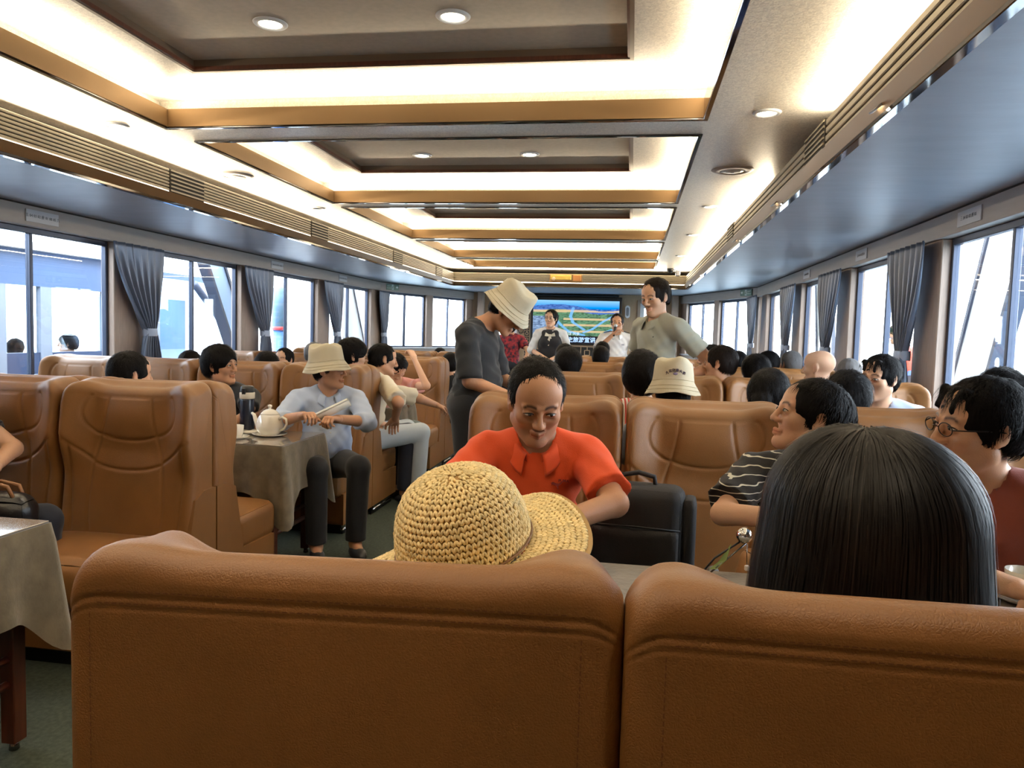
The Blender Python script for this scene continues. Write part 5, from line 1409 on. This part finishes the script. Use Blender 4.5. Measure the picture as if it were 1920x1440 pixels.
lt_ = text_mesh('PUMA', .013, 'printed_word', mat=dk_red, parent=p, loc=i['front'](-.100,.385,.004), rot=(PI/2-.2,0,PI-.0), depth=.0006, bold=.0004)

# woman in the striped dress
p, i = person((.55, 2.40, 1.235), 158, 'woman in black and white striped dress looking away, hair gathered in bun', skin_='light', hair='bun', shirt=striped, trousers=T_('dress_black', 24,24,28), clothname='dress',
    female=True, lean=(6,0), head_dir=(-62,14,6), fine=True, hres=.0034, res=.010, sleeve=.82, neck=(.075,.07), neck_cut=.05,
    arms_w={1: ((.29,2.28,.83),(.56,2.12,.86)), -1: ((.82,2.30,.82),(.50,2.10,.745))}, hands=(.35,.5), hand_roll=(0,0))
T4 = i['T4']; TP = i['TP']
sp_ = [TP(.135,-.02,.485), TP(.13,.07,.455), TP(.115,.122,.38), TP(.10,.142,.29), TP(.075,.140,.18), TP(.05,.14,.08)]; sg = MB(); sg.grid(np.array([[tuple(q-i['rt']*.010), tuple(q+i['rt']*.010)] for q in sp_])); so_ = sg.build('bag_strap', mat('tan_strap', lin(150,110,66), .5), p); md = so_.modifiers.new('s','SOLIDIFY'); md.thickness = .003
e = MB(); e.tube([(.080,-.004,-.034),(.083,-.004,-.042),(.083,-.004,-.050)], .0012, 6).ball((.083,-.004,-.054), (.0035,)*3, 8, 6).tube([(.083,-.004-.011*math.cos(a),-.072-.013*math.sin(a)) for a in np.linspace(-.6,PI+.6,16)], .0011, 5)
for k in range(5): e.ball((.083,-.004+.010*(k-2)/2,-.078-.008*(1-abs(k-2)/2)), (.0022,)*3, 6, 4)
for s in (1,):
    o = e.build('dangling_earring', mat('gold_wire', lin(150,120,80), .3, .8), p); o.matrix_local = T4
    e2 = MB().ball((0,-.115,-.085), (.020,.016,.018), 10, 7).ball((.012,-.118,-.078), (.012,.01,.01), 8, 6).ball((-.010,-.12,-.09), (.012,.01,.012), 8, 6).build('mint_scrunchie', mat('mint_cloth', lin(160,210,200), .8), p); e2.matrix_local = T4
m_ = MB(); rbox(m_, -.11,.11,-.06,.06,0,.12,.03,10,(0,.01,.015)); o = m_.build('shoulder_bag', mat('tan_bag_leather', lin(150,108,66), .45, bump=.5, bscale=60), None, loc=(.42,2.16,.62), rot=(0,.25,.3)); weld(o.data); tag(o, 'tan shoulder bag in the lap of the striped dress woman', 'bag')

# man with glasses
p, i = person((.93, 2.16, 1.262), 150, 'man with black glasses and red-brown T-shirt in profile', skin_='mid', hair='part', shirt=redbrown, trousers=grey_tr, lean=(8,0), head_dir=(-50,2,0), fine=True, hres=.0034, res=.011,
    glasses=True, hsc=1.06, smile=.8, beard=.12, sleeve=.85, neck=(.066,.064), arms_w={1: ((.70,2.05,.82),(.93,1.93,.775)), -1: ((1.22,2.12,.80),(1.02,1.90,.775))}, hands=(.4,.5))

# big dark head in the foreground (long bobbed hair) and the straw hat wearer
p, i = person((.337, 1.10, 1.228), -8, 'woman seen from behind with long straight black hair, nearest the viewer', skin_='light', hair=None, shirt=T_('dark_blouse', 40,38,42), trousers=navy, female=True, lean=(-2,0), res=.014, hres=.007, hsc=1.17)
T4 = i['T4']
def hair_strands(parent, T4, name='hair'):
    r = np.random.RandomState(11)
    # under-volume
    h = .006; F = Field(np.arange(-.19,.19,h), np.arange(-.20,.15,h), np.arange(-.26,.17,h))
    F.ell((0,-.015,.010), (.104,.112,.104), None, .02)
    for s in (-1,1): F.cap((s*.072,-.01,.00), (s*.108,-.01,-.215), .040, .040, .02)
    F.cap((0,-.055,.0), (0,-.055,-.215), .068, .070, .03); F.ell((0,.125,-.05), (.060,.075,.12), None, .005, 's'); F.plane((0,0,-.215), (0,0,-1))
    V, Q = F.mesh(); o = obj(name, mesh_from(V, Q, 'hair', True), HB, parent); o.matrix_local = T4
    N = 9000; S = 13; vs = np.zeros((N, S, 2, 3)); top = np.array([-.015,-.035,.118])
    for n_ in range(N):
        a = r.rand()*2*PI; a_ = a + r.randn()*.05; ex, ey = math.cos(a), math.sin(a)
        if ey > .75 and abs(ex) < .5 and r.rand() < .8: a_ = a = r.rand()*PI+PI; ex, ey = math.cos(a), math.sin(a)
        rx, ry = .128*(1+r.randn()*.02), .135*(1+r.randn()*.02); t0 = r.rand()*.75; L_ = .17+.17*r.rand() if r.rand() < .3 else .36+.02*r.randn()
        pts = []
        for k in range(S):
            u = k/(S-1)*L_/.36
            ph = (t0*.5+u*(1.9-t0*.5)); z_ = None
            th = min(ph, 1.15)*PI/2/1.0
            if ph < 1.0:
                p_ = np.array([ex*rx*math.sin(th), ey*ry*math.sin(th)-.015, .012+(.118+rx-.121)*math.cos(th)])
            else:
                dz = (ph-1.0)*.255; p_ = np.array([ex*(rx+.018*math.sin(min(1,dz/.2)*PI*.5)), ey*ry*(1-.02*dz/.2)-.015, .012-dz])
            wv = .0022*math.sin(u*9+n_)*(u+.2)
            p_ += np.array([-ey, ex, 0])*wv + (top-[0,-.015,.130])*max(0, 1-ph)**2
            pts.append(p_)
        pts = np.array(pts); tg = np.gradient(pts, axis=0); out = np.array([ex, ey, .2]); sd = np.cross(tg, out); sd /= np.maximum(np.linalg.norm(sd, axis=1)[:,None], 1e-6)
        wd = (.00075*(1-np.linspace(0,1,S)**3*.8))[:,None]
        vs[n_,:,0] = pts-sd*wd; vs[n_,:,1] = pts+sd*wd
    idx = np.arange(N*S*2).reshape(N, S, 2); Q = np.stack([idx[:,:-1,0], idx[:,:-1,1], idx[:,1:,1], idx[:,1:,0]], -1).reshape(-1,4)
    Qa = Q[:8100*(S-1)]; me3 = mesh_from(vs[8100:].reshape(-1,3), Q[:260*(S-1)], 'strands', True); s3 = obj('lighter_strands', me3, mat('hair_strand_light', lin(40,34,30), .45, spec=.3), o); s3['kind'] = 'stuff'; Q = Qa; vs = vs[:8100]
    me = mesh_from(vs.reshape(-1,3), Q, 'strands', True); m2 = mat('hair_strand', lin(20,17,17), .5, spec=.25)
    so = obj('strands', me, m2, o); so['kind'] = 'stuff'
hair_strands(p, T4)

def straw_hat(parent, T4):
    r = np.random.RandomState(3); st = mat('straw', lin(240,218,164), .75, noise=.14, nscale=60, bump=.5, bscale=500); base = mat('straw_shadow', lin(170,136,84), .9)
    # crown profile (radius, height); then the brim, wavy
    prof = []
    R0, Hc = .103, .118
    for t in np.linspace(0, 1, 40):
        a = t*PI/2*1.02; prof.append((R0*math.sin(min(a,PI/2))**.80, Hc-.118*(1-math.cos(min(a,PI/2)))**1.25))
    prof = np.array(prof); ln = np.concatenate([[0], np.cumsum(np.hypot(*np.diff(prof, axis=0).T))])
    def crown(s): return np.interp(s, ln, prof[:,0]), np.interp(s, ln, prof[:,1])
    mb = MB(); U_ = np.linspace(0, ln[-1], 30); P = np.zeros((60, 30, 3))
    for i_ in range(60):
        a = 2*PI*i_/60
        for j in range(30): q, z = crown(U_[j]); P[i_,j] = (q*math.cos(a)*.985, q*math.sin(a)*1.10*.985, z-.002)
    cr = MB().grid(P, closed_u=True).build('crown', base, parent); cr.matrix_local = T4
    tw = .0088; w_ = MB(); verts = []; faces = []
    # one stitch: a plump leaning pair of strands
    sv = []; 
    t6 = MB().ball((0,0,0), (1,1,1), 6, 4); bv = np.array([tuple(v) for v in t6.v]); bf = [f for f in t6.f]
    def stitch(c, tx, ty, n_, sx, sy, h_):
        nonlocal verts, faces
        for s in (-1, 1):
            ang = s*.42; dx = tx*math.cos(ang)+ty*math.sin(ang); dy = np.cross(n_, dx)
            q = c + tx*(s*sx*.30) + bv[:,0:1]*dy*(sx*.34)+bv[:,1:2]*dx*0 + bv[:,2:3]*0
            # long axis along row-to-row direction leaning
            la = ty*math.cos(.35)+tx*math.sin(.35)*s; sa = np.cross(n_, la)
            q = c + tx*(s*sx*.26) + bv[:,0:1]*sa*(sx*.30) + bv[:,1:2]*n_*h_ + bv[:,2:3]*la*(sy*.62)
            b0 = len(verts)*len(bv); verts.append(q+r.randn(3)*.0004); faces += [tuple(v+b0 for v in f) for f in bf]
    rows = int(ln[-1]/tw)
    for k in range(rows):
        s0 = (k+.5)*tw; q, z = crown(s0); q2, z2 = crown(s0+.002); n_s = max(6, int(2*PI*q*1.05/.0084))
        for j in range(n_s):
            a = 2*PI*(j+.5*(k%2))/n_s; s1 = s0+tw*(j/n_s)
            q, z = crown(s1); q2, z2 = crown(s1+.002)
            c = np.array([q*math.cos(a), q*math.sin(a)*1.10, z]); tx = np.array([-math.sin(a), math.cos(a), 0]); ty = np.array([(q2-q)*math.cos(a), (q2-q)*math.sin(a), z2-z]); ty /= max(np.linalg.norm(ty), 1e-6); n_ = np.cross(tx, ty); n_ /= np.linalg.norm(n_)
            stitch(c, tx, ty, n_, .0084, tw, .0030)
    me = mesh_from(np.concatenate(verts), faces, 'crochet', True); o = obj('crown_stitches', me, st, cr); o['kind'] = 'stuff'
    verts = []; faces = []
    Wb = .095
    def brim(s, a):       # s outward distance
        q = R0+s; fl = .55+.45*math.cos(a-(-.6))      # the brim sweeps up on the wearer's right front
        z = -.004 - .95*s*(1.0-fl)**2 - .020*math.sin(3*a+1)*(s/Wb)**1.5 + .10*s*fl*(s/Wb)
        return np.array([q*math.cos(a), q*1.06*math.sin(a), z])
    n_a, n_s_ = 90, 14; P = np.zeros((n_a, n_s_, 3))
    for i_ in range(n_a):
        for j in range(n_s_): P[i_,j] = brim(Wb*j/(n_s_-1), 2*PI*i_/n_a)-[0,0,.002]
    br = MB().grid(P, closed_u=True).build('brim', base, parent); br.matrix_local = T4; md = br.modifiers.new('s','SOLIDIFY'); md.thickness = .003
    for k in range(int(Wb/tw)):
        s0 = (k+.5)*tw; n_s = int(2*PI*(R0+s0)/.0088)
        for j in range(n_s):
            a = 2*PI*(j+.5*(k%2))/n_s; c = brim(s0, a); tx = brim(s0, a+.02)-c; ty = brim(s0+.002, a)-c; tx /= np.linalg.norm(tx); ty /= np.linalg.norm(ty); n_ = np.cross(tx, ty); n_ = n_ if n_[2] > 0 else -n_
            stitch(c, tx, ty, n_, .0088, tw, .0030)
    me = mesh_from(np.concatenate(verts), faces, 'crochet', True); o = obj('brim_stitches', me, st, br); o['kind'] = 'stuff'
    rb = MB().tube([(R0*1.0*math.cos(a)*1.03, R0*1.10*math.sin(a)*1.03, .006) for a in np.linspace(0, 2*PI, 40, endpoint=False)], .002, 6, closed=True).build('hat_cord', mat('cord_brown', lin(120,84,46), .6), cr)
p, i = person((-.235, 1.08, 1.085), -10, 'wide brimmed crocheted straw hat wearer behind nearest backrest', skin_='light', hair='longbob', shirt=T_('white_blouse', 220,214,206), trousers=navy, female=True, lean=(-2,0), head_dir=(0,-6,0), res=.016, hres=.008)
Th = i['T4'] @ Matrix.Translation((0,-.005,.060)) @ Matrix.Rotation(math.radians(20), 4, 'X') @ Matrix.Rotation(math.radians(-6), 4, 'Y') @ Matrix.Scale(1.15, 4)
straw_hat(p, Th)

# standing man in black with bucket hat, in the aisle
p, i = person((-.70, 4.22, 1.60), -98, 'standing man in black T-shirt and cream bucket hat bending over in aisle', pose='stand', skin_='tan', hair='capped', shirt=black_tee, trousers=T_('black_trousers', 24,25,30), lean=(4,0), head_dir=(0,-40,0), fine=False, res=.011, hres=.005,
    hat=hatB, fat=1.15, sleeve=.95, hem=-.06, arms={1: ((.24,.06,1.10),(.12,.36,.98)), -1: ((-.24,.08,1.10),(-.10,.38,.99))}, hands=(.6,.6), head_off=(0,.135,-.065))
# standing man in grey polo
p, i = person((.165, 5.72, 1.785), 128, 'standing man in grey polo shirt, hand on hip, smiling down', pose='stand', skin_='mid', hair='short', hairm=HD, shirt=greypolo, trousers=grey_tr, lean=(2,0), head_dir=(14,-14,0), fine=True, res=.011, hres=.0055, fat=1.2, smile=1,
    sleeve=.66, hem=-.07, collar=greypolo, hsc=1.02, arms={-1: ((-.36,-.20,1.10),(-.17,.02,.97)), 1: ((.30,-.05,1.12),(.16,.10,.98))}, hands=(.7,.7), beard=.12)
wt = MB().prism([(-.008,-.003),(-.002,.003),(.004,.002),(.009,.005),(.005,-.002),(.002,-.005)], 0, .0015, 'y').build('chest_emblem', mat('emblem_dark', lin(40,44,40), .7), p); wt.rotation_euler = (0,0,PI); wt.location = i['front'](-.085,.36)
# blue shirted man in bucket hat
p, i = person((-1.83, 4.36, 1.215), 212, 'man in pale blue shirt and cream bucket hat holding rolled paper', skin_='tan', hair='capped', shirt=blue_l, trousers=T_('black_trousers', 24,25,30), lean=(6,0), head_dir=(52,2,0), fine=True, res=.010, hres=.0042, hat=hatA, sleeve=1.35,
    collar=blue_l, neck_cut=.08, arms_w={1: ((-2.02,4.10,.80),(-1.80,3.92,.86)), -1: ((-1.54,4.25,.80),(-1.62,4.00,.84))}, hands=(1.0,.9), fat=1.1, thick=.014, shoes=mat('shoe_black', lin(28,28,30), .5))
for k in range(4): b_ = MB().ball((0,0,0), (.005,.003,.005), 8, 5).build('shirt_button', mat('button_white', lin(220,220,220), .3), p); b_.location = i['front'](0,.38-.07*k,.001)
t = empty('rolled_paper', (-1.66, 3.97, .885), .35, label='rolled white paper tube held by the blue shirted man', cat='paper')
pp = mat('paper_white', lin(216,214,206), .7)
sp = []; n = 60
for k in range(n):
    a = k/n*2*PI*2.3; rr = .017+.0022*a/PI; sp.append((rr*math.cos(a), rr*math.sin(a)))
dirv = Vector((.78,-.10,.40)).normalized(); u_ = dirv.orthogonal().normalized(); v_ = dirv.cross(u_)
P = np.array([[tuple(u_*x+v_*y+dirv*s) for s in (-.11,.0,.12)] for x, y in sp]); o = MB().grid(P).build('sheet', pp, t); md = o.modifiers.new('s','SOLIDIFY'); md.thickness = .0012

# left side passengers
p, i = person((-2.72, 2.60, 1.20), 262, 'person cut off by the left picture edge, raising an elbow', skin_='mid', hair='short', shirt=black_tee, trousers=navy, head_dir=(-5,0,0), lean=(2,0), arms_w={1: ((-2.455,2.26,.865),(-2.66,2.22,.98)), -1: ((-2.6,2.8,.8),(-2.5,2.6,.76))}, hands=(.6,.8), sleeve=.35, res=.013, hres=.007)
p, i = person((-2.52, 3.46, 1.195), 0, 'dark haired passenger seen from behind, beyond the first left bench', hair='short', shirt=T_('grey_tee', 96,98,104), trousers=navy, head_dir=(-35,-6,0))
p, i = person((-2.54, 4.34, 1.215), 178, 'young man in black T-shirt in profile, smiling at left table', skin_='tan', hair='fluffy', shirt=black_tee, trousers=navy, head_dir=(84,0,0), lean=(4,0), fine=True, hres=.0042, res=.012, smile=1, arms_w={-1: ((-2.30,4.22,.80),(-2.32,4.00,.76)), 1: ((-2.78,4.2,.8),(-2.6,4.0,.76))})
p, i = person((-3.45, 5.46, 1.14), 0, 'top of dark grey head by the left window, second row', hair='short', hairm=HD, shirt=T_('olive_tee', 84,86,70), trousers=navy)
p, i = person((-2.82, 5.50, 1.14), 0, 'black haired head just above second left bench, left of its neighbour', hair='fluffy', shirt=black_tee, trousers=navy)
p, i = person((-3.22, 6.60, 1.15), 178, 'short dark hair beyond second left bench, facing the viewer', hair='short', shirt=T_('blue_tee', 60,80,120), trousers=navy)
p, i = person((-3.02, 6.85, 1.215), 172, 'shaved grey head against the third left window', hair='buzz', hairm=HG, skin_='tan', shirt=T_('grey_tee', 96,98,104), trousers=navy, head_dir=(150,0,0))
p, i = person((-2.10, 5.46, 1.265), -58, 'curly haired man with glasses looking toward the aisle', hair='fluffy', skin_='light', shirt=T_('navy_tee', 40,46,66), trousers=navy, glasses=True, head_dir=(-8,-3,0), fine=True, hres=.0045, res=.014)
p, i = person((-1.90, 5.58, 1.235), -48, 'man in cream T-shirt leaning into the aisle, hand on his knee', hair='short', skin_='tan', shirt=cream, trousers=T_('light_shorts', 190,200,206), lean=(16,-6), head_dir=(-12,6,0), res=.012, hres=.0055, sleeve=.92,
    arms_w={1: ((-1.62,5.10,.84),(-1.70,5.28,.70)), -1: ((-1.7,5.9,.8),(-1.6,6.05,.74))}, hands=(.4,.5))
p, i = person((-1.99, 6.20, 1.145), 205, 'woman in pink top with long dark hair hiding her face behind raised arm', female=True, hair='long', skin_='light', shirt=pink, trousers=jeans, lean=(20,0), head_dir=(20,-38,0), res=.012, hres=.006, sleeve=.45,
    arms_w={-1: ((-1.66,5.98,.90),(-1.80,6.08,1.12)), 1: ((-2.1,5.9,.80),(-1.9,5.95,.78))}, hands=(.7,.6), shoes=mat('sock_white', lin(206,206,200), .9),
    legs={-1: ((-.10,0,.54),(-.18,.34,.56),(-.16,.20,.09),(-.16,.30,.04)), 1: ((.10,0,.54),(.12,.42,.56),(.12,.30,.09),(.12,.42,.04))})
p, i = person((-2.50, 9.65, 1.13), 0, 'distant dark head above the last left bench', hair='short', shirt=black_tee, trousers=navy)
p, i = person((-1.86, 7.62, 1.13), 5, 'passenger in black beyond the third left bench, arm on table', hair='bowl', shirt=black_tee, trousers=navy, arms_w={1: ((-1.62,7.75,.84),(-1.72,8.0,.76)), -1: ((-2.1,7.8,.8),(-2.0,8.0,.76))})
# crew at the screen
vest = T_('black_vest', 24,24,30)
p, i = person((-1.13, 10.5, 1.70), 184, 'stewardess in black waistcoat and white bow blouse before the screen', pose='stand', female=True, hair='bun', skin_='light', shirt=white_sh, trousers=T_('black_trousers', 24,25,30), head_dir=(-16,0,0), fine=True, hres=.0065, res=.012, sleeve=1.15, hem=-.05,
    arms={1: ((.26,.0,1.12),(.05,.24,1.02)), -1: ((-.26,.0,1.12),(-.04,.25,1.01))}, hands=(.7,.7), lip=1)
TP = i['TP']
G = Field(np.arange(-.22,.22,.011), np.arange(-.2,.22,.011), np.arange(.84,1.46,.011))
G.ell(TP(0,.0,.30), (.176,.132,.20), None, .04); G.ell(TP(0,.01,.14), (.158,.130,.16), None, .05)
for s in (-1,1): G.ell(TP(s*.07,.085,.30), (.072,.060,.070), None, .03); G.cap(TP(s*.085,-.03,.475), TP(s*.085,.05,.44), .035, .035, .03)
G.plane(TP(0,0,-.03), (0,0,-1)); G.cap(TP(0,.14,.60), TP(0,.19,.29), .085, .020, .004, 's')
for s in (-1,1): G.ell(TP(s*.235,0,.40), (.085,.14,.15), None, .01, 's')
V, Q = G.mesh(); obj('waistcoat', mesh_from(V, Q, 'waistcoat', True), vest, p)
bw = MB(); cz = np.array(i['front'](0,.40,.01))
bw.ball(tuple(cz), (.022,.018,.022), 10, 7)
for s in (-1,1): bw.add([tuple(cz+np.array(v)) for v in ((0,.0,.01),(s*.06,.02,.045),(s*.075,.015,-.005),(0,.0,-.01))], [(0,1,2,3)]); bw.add([tuple(cz+np.array(v)) for v in ((-.01,.006,0),(.01,.006,0),(s*.035+.025,.012,-.13),(s*.035-.022,.012,-.14))], [(0,1,2,3)])
o = bw.build('neck_bow', mat('cream_silk', lin(226,218,196), .5), p); md = o.modifiers.new('s','SOLIDIFY'); md.thickness = .006
p, i = person((-.20, 10.3, 1.655), 180, 'ship captain in white uniform shirt speaking into microphone', pose='stand', hair='short', skin_='tan', shirt=white_sh, trousers=T_('black_trousers', 24,25,30), head_dir=(0,-2,0), fine=True, hres=.0065, res=.012, fat=1.1, collar=white_sh, neck_cut=.06, sleeve=.85,
    arms_w={1: ((-.44,10.12,1.18),(-.24,10.08,1.38)), -1: ((.06,10.25,1.15),(.0,10.1,.95))}, hands=(.9,.6))
TP = i['TP']
for s in (-1,1):
    ep = MB(); ep.box(-.055,.055,-.028,.028,0,.010,.003); o = ep.build('epaulette', mat('navy_board', lin(26,28,44), .6), p); o.location = tuple(TP(s*.130,-.012,.512)); o.rotation_euler = (0, math.radians(s*14), 0)
    for k in range(4): MB().box(s*(-.0+.012*k)-.004+s*.01, s*(.012*k)+.004+s*.01, -.0285,.0285,.009,.012).build('gold_bar', mat('gold_braid', lin(206,170,80), .4, .5), o)
bd = MB().box(-.02,.02,0,.004,-.012,.012).build('name_badge', mat('badge_silver', lin(200,205,215), .3, .4), p); bd.location = i['front'](-.09,.34,.0)
t = empty('microphone', (-.235, 10.06, 1.475), label='silver handheld microphone held to the captain mouth', cat='microphone')
MB().ball((.02,.03,.02), (.024,.024,.026), 14, 10).build('mesh_head', mat('mic_mesh', lin(170,172,176), .35, .9), t)
MB().tube([(.018,.028,.0),(.0,.0,-.12)], [.020,.014], 12).build('grip', M['black_plastic'], t)
flo = mat('red_floral', lin(176,48,56), .8, col2=lin(30,30,52), nscale=22)
p, i = person((-1.78, 11.0, 1.58), 20, 'person in red and navy flowered top standing behind the bending man', pose='stand', female=True, hair='bun', shirt=flo, trousers=T_('navy_trousers', 30,34,46), sleeve=.6, arms_w={1: ((-1.50,10.95,1.08),(-1.55,10.7,.90)), -1: ((-2.0,11.0,1.08),(-2.0,10.9,.86))})
# centre rows, from behind
p, i = person((-.45, 5.50, 1.245), 0, 'black haired passenger in white shirt seen from behind, centre second row', hair='fluffy', shirt=white_sh, trousers=navy, collar=white_sh)
p, i = person((-.66, 7.58, 1.255), 4, 'dark head beside the aisle beyond the third centre row', hair='bowl', shirt=T_('grey_tee', 96,98,104), trousers=navy)
p, i = person((-.30, 7.58, 1.245), 0, 'short black hair seen from behind below the captain', hair='short', shirt=black_tee, trousers=navy)
p, i = person((-.36, 9.66, 1.275), 0, 'farther dark head directly beneath the captain', hair='short', shirt=T_('grey_tee', 96,98,104), trousers=navy)
p, i = person((.055, 3.72, 1.285), 10, 'black haired woman in red striped collar behind first centre bench', female=True, hair='bowl', shirt=redstripe, trousers=navy, neck=(.055,.05), collar=redstripe, hres=.006)
p, i = person((.195, 3.44, 1.225), 0, 'cream bucket hat with embroidered emblem seen from behind', female=True, hair='cappedlong', shirt=T_('grey_tee', 96,98,104), trousers=navy, hat=hatC, hres=.007)
# right side
sun = True
p, i = person((.63, 5.50, 1.30), 10, 'middle aged man in white tank top with dark strap, face to the left', hair='short', hairm=HD, skin_='tan', shirt=white_sh, trousers=grey_tr, head_dir=(58,0,0), sleeve=.25, neck=(.085,.08), fine=True, hres=.006, fat=1.1)
st_ = MB(); TP = i['TP']; st_.tube([tuple(TP(.09,-.125,.20)), tuple(TP(.095,-.110,.38)), tuple(TP(.095,-.075,.475)), tuple(TP(.095,-.01,.505)), tuple(TP(.09,.07,.46))], .013, 6); st_.build('shoulder_strap', M['black_plastic'], p)
p, i = person((.69, 6.80, 1.295), 160, 'man with dark sunglasses behind the man with the strap', hair='short', skin_='tan', shirt=T_('blue_tee', 60,80,120), trousers=navy, head_dir=(-50,0,0), glasses=True, hres=.0065)
p, i = person((1.04, 7.58, 1.235), 0, 'rounded dark head beyond the third row, right of the strap man', hair='bowl', shirt=black_tee, trousers=navy)
p, i = person((.88, 5.50, 1.235), 0, 'thick black hair seen from behind, right of the man with the strap', hair='fluffy', shirt=T_('navy_tee', 40,46,66), trousers=navy)
p, i = person((1.30, 7.50, 1.245), 20, 'dark haired man half hidden near the far right curtain', hair='short', skin_='tan', shirt=T_('grey_tee', 96,98,104), trousers=navy, head_dir=(40,0,0))
p, i = person((1.52, 7.52, 1.25), 8, 'grey haired head near the far right curtain', hair='short', hairm=HG, skin_='tan', shirt=T_('olive_tee', 84,86,70), trousers=navy, head_dir=(20,0,0))
p, i = person((.62, 3.50, 1.22), 0, 'woman with black hair tied in loose bun beyond the first bench', female=True, hair='bun', shirt=T_('grey_tee', 96,98,104), trousers=navy, head_dir=(-20,-10,10), hres=.006)
p, i = person((1.37, 5.78, 1.29), 15, 'bald pink headed man near the second right curtain', hair=None, skin_='light', shirt=white_sh, trousers=navy, head_dir=(42,-4,0), hres=.006, fat=1.2, hsc=1.06)
p, i = person((1.49, 5.46, 1.245), 0, 'man with shaved brown head beside the bald man', hair='buzz', hairm=HG, skin_='dark', shirt=T_('grey_tee', 96,98,104), trousers=navy, hres=.006)
p, i = person((1.35, 4.34, 1.285), 165, 'man in pale blue shirt with short black hair facing left', hair='part', skin_='mid', shirt=blue_l, trousers=navy, head_dir=(-35,-2,0), fine=True, hres=.0045, res=.012, lean=(4,0), beard=.2)
p, i = person((.95, 3.46, 1.21), -30, 'man with wide short black hair seen from behind, beyond first right bench', hair='fluffy', shirt=black_tee, trousers=navy, hsc=1.04)
p, i = person((1.56, 3.46, 1.245), 0, 'black haired head at the right picture edge', hair='fluffy', shirt=black_tee, trousers=navy)
# dock worker outside the right windows
p, i = person((3.25, 9.9, 1.60), 60, 'worker in blue shirt and life vest outside the right windows', pose='stand', hair='short', skin_='tan', shirt=T_('worker_blue', 70,96,150), trousers=navy, lean=(14,0))
TP = i['TP']; G = Field(np.arange(-.24,.24,.014), np.arange(-.22,.3,.014), np.arange(.95,1.5,.014)); G.ell(TP(0,.0,.26), (.185,.15,.22), None, .04); G.cap(TP(0,0,.6), TP(0,.05,.44), .09, .07, .01, 's')
V, Q = G.mesh(); obj('life_vest', mesh_from(V, Q, 'life_vest', True), T_('vest_orange', 214,70,50), p)

for j, (y, c, lab) in enumerate(((7.55, T_('blue_tee', 60,80,120), 'person in blue sitting inside the neighbouring boat, outside the first left window'), (8.35, T_('grey_tee', 96,98,104), 'dark haired person inside the neighbouring boat, farther along'))):
    person((-6.95, y, 1.12+.06*j), 30+100*j, lab, hair='fluffy', shirt=c, trousers=navy, scale=1.0 if False else None, arms={1: ((.26,.10,.75),(.20,.22,1.02))})
